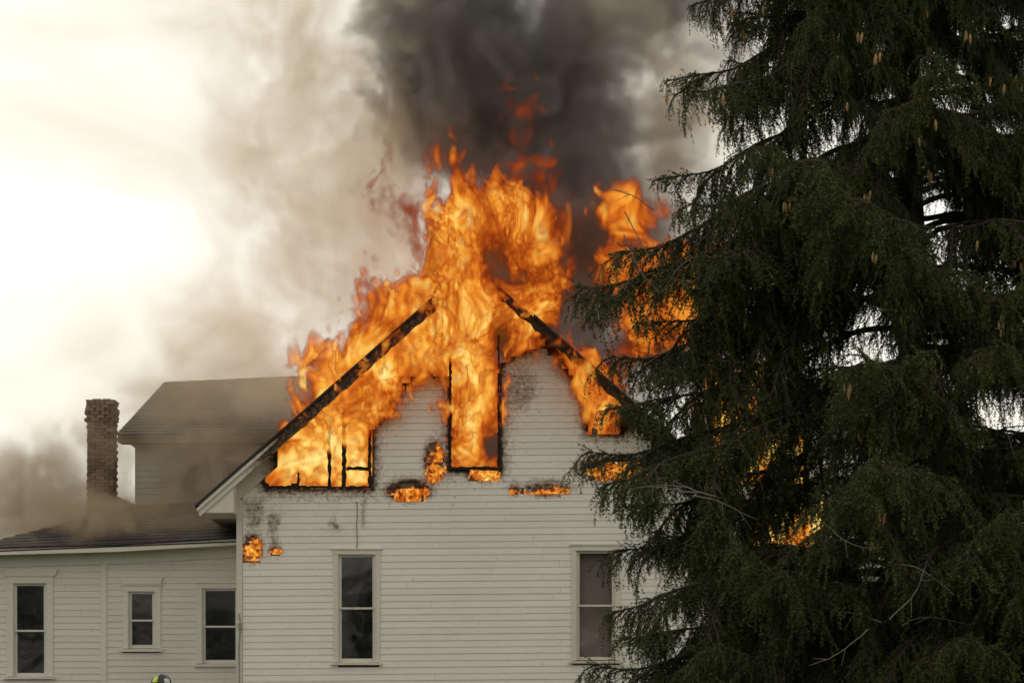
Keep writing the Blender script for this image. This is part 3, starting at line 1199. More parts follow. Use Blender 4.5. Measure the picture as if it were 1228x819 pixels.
    # twigs straight off the main stem
    for q in range(3, N_ + 1):
        for _ in range(3):
            p, d = at(min(0.999, (q + rr.random() - 0.5) / N_))
            dv = d * 0.6 + Vector((0, rr.uniform(-.7, .7), rr.uniform(-0.7, 0.45)))
            needle_line(run(p, dv, rr.uniform(0.1, 0.28), 1.2, 0.05))
    needle_line([main[q] for q in range(int(N_ * 0.35), N_ + 1)])
    for _ in range(9):
        p, d = at(rr.uniform(0.86, 0.999))
        needle_line(run(p, d + Vector((0, rr.uniform(-.9, .9), rr.uniform(0, .9))), rr.uniform(0.08, 0.22), 0.1, 0.05))
    segs = np.array(green)
    v, tone = needle_arrays(segs, 135, 0.030, 0.0125, r_)
    nw = len(wood.v)
    verts = np.concatenate([np.array(wood.v), v])
    nt = len(v) // 3
    me = bpy.data.meshes.new('branch')
    loops_w = [i for f in wood.f for i in f]
    sizes_w = np.array([len(f) for f in wood.f])
    loops = np.concatenate([np.array(loops_w), nw + np.arange(len(v))]).astype(np.int32)
    sizes = np.concatenate([sizes_w, np.full(nt, 3)])
    starts = np.concatenate([[0], np.cumsum(sizes)[:-1]]).astype(np.int32)
    me.vertices.add(len(verts))
    me.vertices.foreach_set('co', verts.astype(np.float32).ravel())
    me.loops.add(len(loops))
    me.loops.foreach_set('vertex_index', loops)
    me.polygons.add(len(sizes))
    me.polygons.foreach_set('loop_start', starts)
    mi = np.concatenate([np.zeros(len(sizes_w)), np.ones(nt)]).astype(np.int32)
    me.materials.append(M['bark'])
    me.materials.append(M['needles'])
    me.polygons.foreach_set('material_index', mi)
    a = me.attributes.new('tone', 'FLOAT', 'POINT')
    a.data.foreach_set('value', np.concatenate([np.zeros(nw), tone]).astype(np.float32))
    me.update(calc_edges=True)
    return me, main, tips


BR = [make_branch_mesh(100 + k, 3.6) for k in range(7)]
tp_z = lambda z: Vector((0.05 * math.sin(z / 18.5 * 21 * 1.1), 0.05 * math.cos(z / 18.5 * 21 * 0.9), z))
# cone mesh: overlapping rings of scales
cm = MB()
cn_r = [0.004, 0.010, 0.015, 0.017, 0.017, 0.015, 0.012, 0.007, 0.002]
pts, rad = [], []
for q in range(9):
    z = -0.12 * q / 8
    pts += [(0, 0, z), (0, 0, z - 0.004)]
    rad += [cn_r[q] * 0.84, cn_r[q] * 1.08]
cm.tube(pts, rad, 7)
proto = cm.build('spruce_cone', M['cone'], tree)
cone_me = proto.data
for v in cone_me.vertices:
    v.co += ORG[tree.name]
cone_spots = []


def place_branch(k, z, az, length, pitch=0.0, roll=0.0, want_cones=True):
    me, main, tips = BR[k % len(BR)]
    s = length / 3.6
    o = share(me, 'branch', tree, tp_z(z), (roll, -pitch, az), (s, s * rng.uniform(0.9, 1.1), 0.5 * s + 0.5))
    mw = Matrix.LocRotScale(o.location, o.rotation_euler.to_quaternion(), o.scale)
    if want_cones:
        for tpt in tips:
            w_ = mw @ Vector(tpt)
            if w_.y < 1.2:
                cone_spots.append(w_)
    return o


def reach(z):
    if z < 6.6:
        return 4.0 + 0.25 * math.sin(z * 2)
    return max(0.5, 4.15 - (z - 6.6) * 0.36)


# boughs whose tips stand out on the left, given by their tip in the photo
def hero(px, py, z_start, k, yoff=0.0, cones=True, s=1.0):
    tip = Vector(P(px, py, TY + yoff)) - Vector((TX, TY, 0))
    me, main, tips = BR[k % len(BR)]
    a = Vector((0, 0, z_start))
    d = tip - a
    L = math.hypot(d.x, d.y)
    sc = L / 3.49
    zt_ = main[-1].z * (0.5 * sc + 0.5)
    pitch = math.atan2(d.z - zt_, L)
    place_branch(k, z_start, math.atan2(d.y, d.x), L / 0.97, pitch, 0, cones)


HEROES = [(676, 356, 7.9, 0, -.2), (690, 545, 5.7, 1, -.5), (700, 585, 5.2, 6, -1.0), (735, 300, 8.2, 2, -.6), (772, 220, 9.2, 3, .3), (783, 105, 10.1, 4, 0), (797, 130, 9.9, 5, -.9),
          (818, 15, 11.0, 6, .2), (842, -60, 11.7, 2, -.6), (748, 460, 6.6, 4, -.9), (703, 500, 6.2, 5, -.3), (738, 660, 4.4, 2, -.4), (748, 610, 4.9, 3, -.9), (722, 735, 3.5, 6, -.8),
          (705, 800, 2.9, 1, -.2), (665, 832, 2.5, 4, -.9), (740, 770, 3.2, 5, .5), (716, 430, 6.9, 1, .6), (765, 390, 7.2, 3, -1.2), (812, 250, 8.6, 1, -1.2), (800, 330, 8.0, 5, -1.6),
          (715, 880, 2.0, 0, -.6)]
for (px, py, zs_, k, yo_) in HEROES:
    hero(px, py, zs_, k, yo_)
# places where the photo shows sky or fire through the boughs: x, y, rx, ry
GAPS = [(935, 558, 20, 26), (938, 622, 32, 20), (870, 468, 12, 14), (906, 492, 12, 16), (1012, 55, 26, 16), (905, 62, 24, 16), (868, 118, 16, 18), (1118, 60, 16, 16), (1010, 112, 20, 12), (1190, 15, 16, 10),
        (858, 215, 16, 22), (905, 170, 20, 10), (1012, 150, 16, 10), (1178, 150, 18, 8), (880, 315, 14, 14), (1002, 402, 22, 10), (1062, 402, 20, 10), (1182, 482, 12, 10), (1040, 340, 12, 14), (1150, 330, 14, 12), (965, 250, 14, 8), (1105, 205, 10, 14), (845, 430, 10, 12)]


def blocked(k, z, az, L, pitch):
    me, main, tips = BR[k]
    s = L / 3.6
    ca, sa, cp, sp_ = math.cos(az), math.sin(az), math.cos(pitch), math.sin(pitch)
    for q in range(6, len(main)):
        x, zz = main[q].x * s, main[q].z * (0.5 * s + 0.5)
        xr, zr = x * cp - zz * sp_, x * sp_ + zz * cp
        wx__, wy__ = TX + xr * ca, TY + xr * sa
        a_, b_ = to_px(wx__, z + zr, wy__)
        half = 0.55 * 97 * abs(sa) + 10
        for (gx, gy, rx, ry) in GAPS:
            big_ = gy > 500
            if abs(a_ - gx) < rx * (1.1 if big_ else 0.7) + half * (0.62 if big_ else 0.46 if gy > 420 else 0.06) and gy - ry - (62 if big_ else (34 if gy > 420 else 10)) < b_ < gy + ry * 0.7:
                return True
    return False


z = 1.3
n_b = len(HEROES)
ga = 0.0
while z < 16.5:
    ga += 2.399 + rng.uniform(-0.25, 0.25)
    a = ga % (2 * math.pi)
    left = math.cos(a) < -0.80                      # boughs that would reach further left than the photo's outline
    back = math.sin(a) > 0.5
    L = reach(z) * rng.uniform(0.82, 1.04)
    if left:
        L *= 0.80
    if z < 6.5 and left:
        L *= 0.92
    kb = rng.randrange(7)
    pit = rng.uniform(-0.08, 0.16)
    if not blocked(kb, z, a, L, pit):
        place_branch(kb, z, a, L, pit, rng.uniform(-.25, .25))
    z += 0.05 if z < 6.5 else (0.062 if z < 12.5 else 0.2)
    n_b += 1
n_b = len([c for c in tree.children if c.name.startswith('branch')])
# boughs pointing at the viewer that clothe the trunk
for k in range(16):
    z = 6.3 + k * 0.36 + rng.uniform(-.1, .1)
    place_branch(k + 2, z, math.radians(-90 + rng.uniform(-38, 38)), rng.uniform(1.7, 2.6), rng.uniform(-0.05, 0.2), rng.uniform(-.3, .3))
# bare dead twigs showing among the boughs
for k in range(16):
    px, py = rng.choice([(1190, 560), (1150, 610), (1090, 690), (980, 640), (1130, 580), (850, 600), (1210, 610), (1060, 740), (940, 700), (1200, 50), (760, 270), (1180, 480)])
    px += rng.uniform(-25, 25)
    py += rng.uniform(-20, 20)
    y_ = TY - rng.uniform(2.6, 3.6)
    p0 = Vector(P(px, py, y_))
    d = Vector((rng.uniform(-1, 1), rng.uniform(-.3, .3), rng.uniform(-.7, .5))).normalized()
    pts = [p0]
    for q in range(7):
        d = (d + Vector((rng.uniform(-.25, .25), 0, rng.uniform(-.25, .2)))).normalized()
        pts.append(pts[-1] + d * 0.11)
    mb = MB()
    mb.tube(pts, [0.008 - 0.0008 * q for q in range(8)], 4)
    mb.tube([pts[3], pts[3] + Vector((rng.uniform(-.2, .2), 0, rng.uniform(-.25, .1)))], [0.005, 0.002], 3)
    mb.tube([pts[5], pts[5] + Vector((rng.uniform(-.2, .2), 0, rng.uniform(-.2, .1)))], [0.004, 0.002], 3)
    mb.build('dead_twig', M['twig'], tree)
# cones in small bunches under the outer twigs, seen from the front
front = [w_ for w_ in cone_spots if w_.y < -1.2 or (w_.x < -1.8 and w_.y < 0.3)]
rng.shuffle(front)
first = True
made = 0
for w_ in front:
    px, py = to_px(w_.x + TX, w_.z, w_.y + TY)
    if not (760 < px < 1225 and 5 < py < 700):
        continue
    if py > 420 and rng.random() < 0.5:
        continue
    for q in range(rng.choice((1, 1, 2, 3))):
        loc = w_ + Vector((rng.uniform(-.08, .08) if q else 0, rng.uniform(-.22, -.08), rng.uniform(-.05, .03)))
        o = proto if first else share(cone_me, 'spruce_cone', tree, loc)
        first = False
        o.location = loc
        s = rng.uniform(0.8, 1.15)
        o.scale = (s, s, s)
        o.rotation_euler = (rng.uniform(-.15, .15), rng.uniform(-.15, .15), rng.uniform(0, 6))
        made += 1
    if made > 230:
        break
open('/tmp/dbg.txt','w').write(str((n_b, made, [len(b_[0].polygons) for b_ in BR], nb)))
# belt of trees behind the viewer: what the window panes mirror
r_ = np.random.default_rng(5)
cl, rad_ = [], []
for k in range(26):
    x = -75 + k * 6.2 + r_.uniform(-2, 2)
    h = r_.uniform(12, 17) if not -14 < x < -4 else 8.6
    for q in range(60):
        t_ = r_.uniform(0.12, 1)
        cl.append((x + r_.normal() * 2.6 * (1.15 - t_), -60 + r_.normal() * 2.0, h * t_))
cl = np.array(cl)
n_l = 38
c = np.repeat(cl, n_l, axis=0) + r_.normal(size=(len(cl) * n_l, 3)) * 0.75
u, w_ = r_.normal(size=c.shape) * 0.16, r_.normal(size=c.shape) * 0.16
v = np.stack([c - u, c + u, c + w_], axis=1).reshape(-1, 3)
me = bpy.data.meshes.new('treeline')
me.vertices.add(len(v))
me.vertices.foreach_set('co', v.astype(np.float32).ravel())
me.loops.add(len(v))
me.loops.foreach_set('vertex_index', np.arange(len(v), dtype=np.int32))
me.polygons.add(len(v) // 3)
me.polygons.foreach_set('loop_start', np.arange(0, len(v), 3, dtype=np.int32))
me.update(calc_edges=True)
me.materials.append(M['needles'])
tl = bpy.data.objects.new('treeline', me)
COL.objects.link(tl)
tl['kind'] = 'stuff'
tl['label'] = 'dark belt of trees mirrored in the window panes of the house'
tl['category'] = 'trees'
#@TREEEND
# ------------------------------------------------------------------ firefighter whose helmet just shows at the lower edge
M['coat'] = simple('turnout_cloth', (0.035, 0.032, 0.028), (0.07, 0.062, 0.05), 20, 0.9, 0.4)
M['skin'] = simple('skin', (0.42, 0.27, 0.2), (0.5, 0.33, 0.25), 10, 0.6)
M['helmet'] = simple('black_helmet', (0.012, 0.012, 0.013), (0.03, 0.03, 0.032), 14, 0.35, 0.0, spec=0.5)
M['lime'] = simple('lime_reflective', (0.42, 0.55, 0.04), (0.62, 0.75, 0.08), 18, 0.4)
M['strap'] = simple('orange_strap', (0.45, 0.22, 0.06), (0.6, 0.34, 0.1), 18, 0.8)
M['reflect'] = simple('silver_tape', (0.5, 0.5, 0.5), (0.68, 0.68, 0.68), 18, 0.4)
HYY = 35.0
hx, _, htop = P(191, 808, HYY)
man = root('person', (hx, HYY, 0), 'firefighter in black helmet with lime patch, only the helmet top showing below the wing windows', 'person')
man.rotation_euler = (0, 0, math.radians(-62))       # turned so that the helmet is seen from its side
hz = htop - 0.20                                     # brow height




def skin_obj(name, joints, edges, material):
    bm = bmesh.new()
    lay = bm.verts.layers.skin.verify()
    vs = []
    for i, j in enumerate(joints):
        v = bm.verts.new(j[:3])
        r_ = j[3] if isinstance(j[3], tuple) else (j[3], j[3])
        v[lay].radius = r_
        v[lay].use_root = (i == 0)
        vs.append(v)
    for a, b_ in edges:
        bm.edges.new((vs[a], vs[b_]))
    me = bpy.data.meshes.new(name)
    bm.to_mesh(me)
    bm.free()
    me.materials.append(material)
    o = bpy.data.objects.new(name, me)
    COL.objects.link(o)
    o.parent = man
    sk = o.modifiers.new('skin', 'SKIN')
    sk.use_smooth_shade = True
    sb = o.modifiers.new('smooth', 'SUBSURF')
    sb.levels = sb.render_levels = 2
    return o


sc_ = hz / 1.72
J = [(0, 0, .98, .165), (0, 0, 1.15, .15), (0, .01, 1.32, .17), (0, .01, 1.47, .12), (0, .015, 1.56, .06), (0, .02, 1.62, .055),
     (-.19, .01, 1.46, .075), (-.29, .02, 1.22, .06), (-.27, .16, 1.02, .045), (.19, .01, 1.46, .075), (.29, .02, 1.22, .06), (.27, .16, 1.02, .045),
     (-.10, 0, .88, .11), (-.12, .02, .50, .08), (-.12, -.01, .12, .065), (-.13, .10, .04, .05), (.10, 0, .88, .11), (.12, -.02, .50, .08), (.12, -.04, .12, .065), (.13, .07, .04, .05)]
E_ = [(0, 1), (1, 2), (2, 3), (3, 4), (4, 5), (3, 6), (6, 7), (7, 8), (3, 9), (9, 10), (10, 11), (0, 12), (12, 13), (13, 14), (14, 15), (0, 16), (16, 17), (17, 18), (18, 19)]
skin_obj('turnout_suit', [(a * sc_, b_ * sc_, c_ * sc_, r_ * sc_) for a, b_, c_, r_ in J], E_, M['coat'])
# head: skull, jaw, nose
hd = MB()
hc = Vector((0, .03, hz - 0.02))
ring = []
for i in range(13):
    ph = math.pi * i / 12
    for q in range(20):
        th = 2 * math.pi * q / 20
        x = 0.076 * math.sin(ph) * math.cos(th)
        y = 0.096 * math.sin(ph) * math.sin(th)
        z = 0.12 * math.cos(ph)
        if z < -0.02:
            x *= 1 + z * 2.4
            y = y * (1 + z * 1.6) + 0.012
        if y > 0.07 and abs(x) < 0.02 and -0.05 < z < 0.01:
            y += 0.022
        if abs(abs(x) - 0.03) < 0.013 and y > 0.06 and 0.0 < z < 0.03:
            y -= 0.010
        hd.v.append((hc.x + x, hc.y + y, hc.z + z))
for i in range(12):
    for q in range(20):
        a = i * 20 + q
        b_ = i * 20 + (q + 1) % 20
        hd.f.append([a, b_, b_ + 20, a + 20])


def person_part(mb, name, material, smooth=True):
    me = bpy.data.meshes.new(name)
    me.from_pydata([tuple(v) for v in mb.v], [], mb.f)
    bm = bmesh.new()
    bm.from_mesh(me)
    bmesh.ops.remove_doubles(bm, verts=bm.verts, dist=1e-5)
    bmesh.ops.recalc_face_normals(bm, faces=bm.faces)
    bm.to_mesh(me)
    bm.free()
    for p in me.polygons:
        p.use_smooth = smooth
    me.materials.append(material)
    o = bpy.data.objects.new(name, me)
    COL.objects.link(o)
    o.parent = man
    return o


person_part(hd, 'head', M['skin'])
# hands: palm, four fingers, thumb
for sx in (-1, 1):
    w0 = Vector((sx * .27, .16, 1.02)) * sc_
    jt = [(*w0, .026), (w0.x, w0.y + .05, w0.z - .03, .03), (w0.x, w0.y + .09, w0.z - .05, .032)]
    ed = [(0, 1), (1, 2)]
    for k, ln in enumerate((.030, .036, .034, .026)):
        off = (k - 1.5) * .021
        b0 = len(jt)
        jt += [(w0.x + off, w0.y + .115, w0.z - .065, .010), (w0.x + off, w0.y + .115 + ln * .8, w0.z - .085, .009), (w0.x + off, w0.y + .115 + ln * 1.2, w0.z - .115, .008)]
        ed += [(2, b0), (b0, b0 + 1), (b0 + 1, b0 + 2)]
    b0 = len(jt)
    jt += [(w0.x - sx * .04, w0.y + .07, w0.z - .05, .011), (w0.x - sx * .052, w0.y + .10, w0.z - .07, .009)]
    ed += [(1, b0), (b0, b0 + 1)]
    skin_obj('hand', jt, ed, M['coat'])
# helmet: dome, brim longer at the back, ribs, patch, strap
hm = MB()
N1, N2 = 9, 28
for i in range(N1 + 1):
    ph = (math.pi / 2) * i / N1
    for q in range(N2):
        th = 2 * math.pi * q / N2
        hm.v.append((0.122 * math.cos(ph) * math.cos(th), 0.03 + 0.152 * math.cos(ph) * math.sin(th), hz + 0.035 + 0.165 * math.sin(ph)))
for i in range(N1):
    for q in range(N2):
        a, b_ = i * N2 + q, i * N2 + (q + 1) % N2
        hm.f.append([a, b_, b_ + N2, a + N2])
k0 = len(hm.v)
for (er, dz) in ((0.0, 0.0), (0.055, -0.022), (0.055, -0.030), (0.0, -0.012)):
    for q in range(N2):
        th = 2 * math.pi * q / N2
        back = max(0, -math.sin(th)) * 0.06 if er else 0
        hm.v.append(((0.122 + er) * math.cos(th), 0.03 + (0.152 + er + back) * math.sin(th), hz + 0.035 + dz - back * 0.5))
for i in range(3):
    for q in range(N2):
        a, b_ = k0 + i * N2 + q, k0 + i * N2 + (q + 1) % N2
        hm.f.append([a, b_, b_ + N2, a + N2])
person_part(hm, 'helmet', M['helmet'])
for k in range(6):
    th = math.pi * k / 6
    rb = MB()
    pts = []
    for q in range(13):
        ph = math.pi * q / 12
        c_ = math.cos(ph)
        pts.append((0.125 * c_ * math.cos(th), 0.03 + 0.155 * c_ * math.sin(th), hz + 0.037 + 0.169 * math.sin(ph)))
    rb.tube(pts, 0.004, 5)
    person_part(rb, 'helmet_rib', M['reflect'] if k in (1, 4) else M['helmet'])
for (az_, h0, h1, mm_, nm) in ((math.radians(-60), 0.05, 0.13, 'lime', 'reflective_patch'), (math.radians(-120), 0.05, 0.13, 'lime', 'reflective_patch'), (math.radians(-95), 0.13, 0.165, 'strap', 'helmet_strap'), (math.radians(20), 0.04, 0.10, 'reflect', 'reflective_patch')):
    pb = MB()
    for i in range(5):
        h = h0 + (h1 - h0) * i / 4
        cr_ = math.sqrt(max(0.02, 1 - (h / 0.165) ** 2))
        for q in range(7):
            th = az_ + math.radians(-20 + 40 * q / 6)
            pb.v.append((0.128 * cr_ * math.cos(th), 0.03 + 0.158 * cr_ * math.sin(th), hz + 0.036 + h * 1.03))
    for i in range(4):
        for q in range(6):
            a = i * 7 + q
            pb.f.append([a, a + 1, a + 8, a + 7])
    person_part(pb, nm, M[mm_])
#@PERSONEND
#@VOLUMES
# ------------------------------------------------------------------ fire and smoke: density grids computed here, drawn as volumes
def spec(shape, vox, lmax, lmin, beta, seed, stretch=(1, 1, 1)):
    """Smooth random field (z, y, x) with unit spread; wavelengths lmin..lmax metres, spectrum k^-beta; stretch lengthens features."""
    r_ = np.random.default_rng(seed)
    w_ = r_.standard_normal(shape, dtype=np.float32)
    fw = np.fft.rfftn(w_)
    kz = np.fft.fftfreq(shape[0], vox)[:, None, None] * stretch[2]
    ky = np.fft.fftfreq(shape[1], vox)[None, :, None] * stretch[1]
    kx = np.fft.rfftfreq(shape[2], vox)[None, None, :] * stretch[0]
    k = np.sqrt(kz ** 2 + ky ** 2 + kx ** 2)
    filt = np.where((k > 1 / lmax) & (k < 1 / lmin), np.maximum(k, 1e-6) ** (-beta / 2), 0)
    o = np.fft.irfftn(fw * filt, s=shape, axes=(0, 1, 2)).astype(np.float32)
    return o / (o.std() + 1e-9)


def sample(a, dz, dy, dx):
    """a looked up at its own grid position shifted by (dz, dy, dx) voxels, linear, wrapping round."""
    sh = a.shape
    zi = (np.arange(sh[0], dtype=np.float32)[:, None, None] + dz) % sh[0]
    yi = (np.arange(sh[1], dtype=np.float32)[None, :, None] + dy) % sh[1]
    xi = (np.arange(sh[2], dtype=np.float32)[None, None, :] + dx) % sh[2]
    z0, y0, x0 = zi.astype(np.int32) % sh[0], yi.astype(np.int32) % sh[1], xi.astype(np.int32) % sh[2]
    fz, fy, fx = zi - np.floor(zi), yi - np.floor(yi), xi - np.floor(xi)
    z1, y1, x1 = (z0 + 1) % sh[0], (y0 + 1) % sh[1], (x0 + 1) % sh[2]
    fl = a.ravel()
    out = 0
    for zz, wz in ((z0, 1 - fz), (z1, fz)):
        for yy, wy in ((y0, 1 - fy), (y1, fy)):
            for xx, wx_ in ((x0, 1 - fx), (x1, fx)):
                out = out + fl[(zz * sh[1] + yy) * sh[2] + xx] * (wz * wy * wx_)
    return out


VOLN = [0]


class Grid:
    def __init__(self, x0, x1, y0, y1, z0, z1, vox):
        self.lo, self.vox = (x0, y0, z0), vox
        self.nx, self.ny, self.nz = [int((b_ - a) / vox) + 1 for a, b_ in ((x0, x1), (y0, y1), (z0, z1))]
        self.shape = (self.nz, self.ny, self.nx)
        self.x = (x0 + vox * np.arange(self.nx, dtype=np.float32))[None, None, :]
        self.y = (y0 + vox * np.arange(self.ny, dtype=np.float32))[None, :, None]
        self.z = (z0 + vox * np.arange(self.nz, dtype=np.float32))[:, None, None]

    def plane_px(self, y):
        """Photo pixel coordinates of the grid's x-z sheet standing at distance y (two arrays nz x nx)."""
        px, py = to_px(self.x[:, 0, :], self.z[:, 0, :], y)
        return np.broadcast_to(px, (self.nz, self.nx)), np.broadcast_to(py, (self.nz, self.nx))


def volume_object(name, grid, field, material, label, cat):
    # every grid gets its own small offset: two volumes whose cells share faces would cancel out
    VOLN[0] += 1
    shift = tuple(VOLN[0] * q for q in (0.0031, 0.0043, 0.0037))
    me = bpy.data.meshes.new(name)
    n_ = grid.nx * grid.ny * grid.nz
    me.vertices.add(n_)
    a = me.attributes.new('field', 'FLOAT', 'POINT')
    a.data.foreach_set('value', np.ascontiguousarray(field, dtype=np.float32).ravel())
    me.materials.append(material)
    o = bpy.data.objects.new(name, me)
    COL.objects.link(o)
    o['label'], o['category'], o['kind'] = label, cat, 'stuff'
    ng = bpy.data.node_groups.new(name + '_grid', 'GeometryNodeTree')
    ng.interface.new_socket('Geometry', in_out='INPUT', socket_type='NodeSocketGeometry')
    ng.interface.new_socket('Geometry', in_out='OUTPUT', socket_type='NodeSocketGeometry')
    N_, K = ng.nodes, ng.links
    gi, go_ = N_.new('NodeGroupInput'), N_.new('NodeGroupOutput')
    vc = N_.new('GeometryNodeVolumeCube')
    lo = tuple(grid.lo[i] + shift[i] for i in range(3))
    hi = tuple(lo[i] + grid.vox * ((grid.nx, grid.ny, grid.nz)[i] - 1) for i in range(3))
    vc.inputs['Min'].default_value = lo
    vc.inputs['Max'].default_value = hi
    for ax, v in zip('XYZ', (grid.nx, grid.ny, grid.nz)):
        vc.inputs['Resolution ' + ax].default_value = v
    pos = N_.new('GeometryNodeInputPosition')
    sep = N_.new('ShaderNodeSeparateXYZ')
    K.new(pos.outputs[0], sep.inputs[0])

    def mth(op, a_, b_=None, c_=None):
        m_ = N_.new('ShaderNodeMath')
        m_.operation = op
        for i, v in enumerate((a_, b_, c_)):
            if v is None:
                continue
            if isinstance(v, (int, float)):
                m_.inputs[i].default_value = v
            else:
                K.new(v, m_.inputs[i])
        return m_.outputs[0]

    ids = []
    for i, nn in enumerate((grid.nx, grid.ny, grid.nz)):
        t_ = mth('DIVIDE', mth('SUBTRACT', sep.outputs[i], float(lo[i])), float(grid.vox))
        ids.append(mth('MINIMUM', mth('MAXIMUM', mth('ROUND', t_), 0.0), float(nn - 1)))
    f_ = mth('MULTIPLY_ADD', mth('MULTIPLY_ADD', ids[2], float(grid.ny), ids[1]), float(grid.nx), ids[0])
    si = N_.new('GeometryNodeSampleIndex')
    si.data_type = 'FLOAT'
    si.domain = 'POINT'
    na = N_.new('GeometryNodeInputNamedAttribute')
    na.data_type = 'FLOAT'
    na.inputs['Name'].default_value = 'field'
    K.new(gi.outputs[0], si.inputs['Geometry'])
    K.new(na.outputs['Attribute'], si.inputs['Value'])
    K.new(f_, si.inputs['Index'])
    K.new(si.outputs[0], vc.inputs['Density'])
    sm = N_.new('GeometryNodeSetMaterial')
    sm.inputs['Material'].default_value = material
    K.new(vc.outputs[0], sm.inputs['Geometry'])
    K.new(sm.outputs[0], go_.inputs[0])
    md = o.modifiers.new('grid', 'NODES')
    md.node_group = ng
    return o


def sstep(a, b_, x):
    t_ = np.clip((x - a) / (b_ - a), 0, 1)
    return t_ * t_ * (3 - 2 * t_)


def fire_mat(name, gain=1.0, thick=7.0):
    m, n, l, out = mat(name)
    at = n.new('ShaderNodeAttribute')
    at.attribute_name = 'density'
    d = at.outputs['Fac']
    cr = ramp(n, [(0.05, (0.10, 0.012, 0.002)), (0.22, (0.42, 0.055, 0.006)), (0.42, (0.88, 0.21, 0.018)), (0.60, (1.0, 0.39, 0.036)), (0.80, (1.0, 0.64, 0.11)), (0.98, (1.0, 0.86, 0.30))])
    l.new(d, cr.inputs[0])
    sg = n.new('ShaderNodeMapRange')
    sg.interpolation_type = 'SMOOTHSTEP'
    for k, v in (('From Min', 0.02), ('From Max', 0.34), ('To Min', 0.0), ('To Max', thick)):
        sg.inputs[k].default_value = v
    l.new(d, sg.inputs['Value'])
    em = n.new('ShaderNodeEmission')
    l.new(cr.outputs[0], em.inputs[0])
    # hotter gas also shines brighter
    hot = n.new('ShaderNodeMapRange')
    for k, v in (('From Min', 0.1), ('From Max', 1.0), ('To Min', 0.75 * gain), ('To Max', 1.3 * gain)):
        hot.inputs[k].default_value = v
    l.new(d, hot.inputs['Value'])
    l.new(math_n(n, l, 'MULTIPLY', sg.outputs[0], hot.outputs[0]), em.inputs[1])
    ab = n.new('ShaderNodeVolumeAbsorption')
    ab.inputs[0].default_value = (0, 0, 0, 1)
    l.new(sg.outputs[0], ab.inputs['Density'])
    ad = n.new('ShaderNodeAddShader')
    l.new(em.outputs[0], ad.inputs[0])
    l.new(ab.outputs[0], ad.inputs[1])
    l.new(ad.outputs[0], out.inputs['Volume'])
    return m


def smoke_mat(name, color, dens, detail=0.0, scale=1.2, aniso=0.2, ab=(0, 0, 0)):
    m, n, l, out = mat(name)
    at = n.new('ShaderNodeAttribute')
    at.attribute_name = 'density'
    pv = n.new('ShaderNodeVolumePrincipled')
    pv.inputs['Color'].default_value = (*color, 1)
    pv.inputs['Absorption Color'].default_value = (*ab, 1)
    pv.inputs['Anisotropy'].default_value = aniso
    pv.inputs['Density Attribute'].default_value = ''
    l.new(math_n(n, l, 'MULTIPLY', math_n(n, l, 'SUBTRACT', at.outputs['Fac'], 0.015, True), dens), pv.inputs['Density'])
    l.new(pv.outputs[0], out.inputs['Volume'])
    return m


def pick(poly_list, px, py):
    d = np.full(px.shape, -1e9)
    for pl in poly_list:
        d = np.maximum(d, seg_dist(px, py, pl))
    return d


def blobs(px, py, lst):
    """Sum of soft bumps (x, y, rx, ry, weight) over the pixel sheet."""
    o = np.zeros(px.shape)
    for (bx, by, rx, ry, w_) in lst:
        o += w_ * np.exp(-(((px - bx) / rx) ** 2 + ((py - by) / ry) ** 2))
    return o


M['fire'] = fire_mat('flame')
# --- the great fire of the gable
VF = 0.042
xa_, xb_ = P(300, 0, 45)[0], P(790, 0, 45)[0]
G = Grid(xa_, xb_, 43.7, 47.3, P(0, 592, 45)[2], P(0, 100, 45)[2], VF)
px, py = G.plane_px(45.0)
MAIN = [(318, 588), (449, 588), (447, 515), (463, 498), (470, 482), (495, 455), (513, 448), (530, 455), (539, 475), (540, 563), (600, 563), (601, 442), (612, 425),
        (632, 414), (655, 404), (676, 425), (694, 458), (704, 520), (735, 520), (742, 470), (728, 432), (700, 420), (680, 392), (672, 350), (668, 312), (672, 266), (660, 244),
        (636, 228), (612, 226), (592, 214), (576, 232), (560, 216), (545, 196), (532, 220), (518, 246), (510, 268), (512, 300), (500, 332), (472, 330), (448, 342), (440, 380), (424, 415), (398, 425), (378, 436),
        (376, 462), (360, 490), (330, 530)]
SIDE = [[(440, 200), (452, 196), (478, 222), (508, 238), (514, 280), (505, 335), (492, 330), (486, 280), (470, 250), (444, 240)],
        [(606, 120), (640, 118), (650, 150), (632, 180), (612, 182), (604, 160)],
        [(596, 196), (660, 186), (676, 205), (664, 225), (628, 236), (600, 220)],
        [(668, 330), (700, 372), (736, 396), (752, 430), (728, 440), (690, 400), (668, 380)]]
s2 = seg_dist(px, py, MAIN) * 45 / F
s2w = pick(SIDE, px, py) * 45 / F - 0.06
heat2 = 0.50 + blobs(px, py, [(385, 562, 75, 32, .60), (570, 535, 40, 50, .30), (560, 440, 30, 60, .16), (430, 500, 40, 40, .10), (640, 385, 30, 25, .14), (715, 480, 30, 40, .1), (520, 300, 30, 60, .12), (650, 262, 22, 22, .14), (556, 300, 30, 70, .12), (625, 270, 40, 30, .12),
                              (590, 395, 26, 60, -.20), (590, 300, 24, 26, -.34), (600, 330, 40, 16, -.22), (476, 340, 30, 30, -.05), (690, 420, 40, 40, -.10), (655, 350, 26, 40, -.05), (440, 470, 40, 40, -.02), (588, 520, 14, 24, -.30), (500, 395, 50, 25, -.06)])
heat2 = heat2 - 0.10 * sstep(330, 190, py)
side = s2w > s2
amp = 0.22 + 0.20 * sstep(520, 250, py)
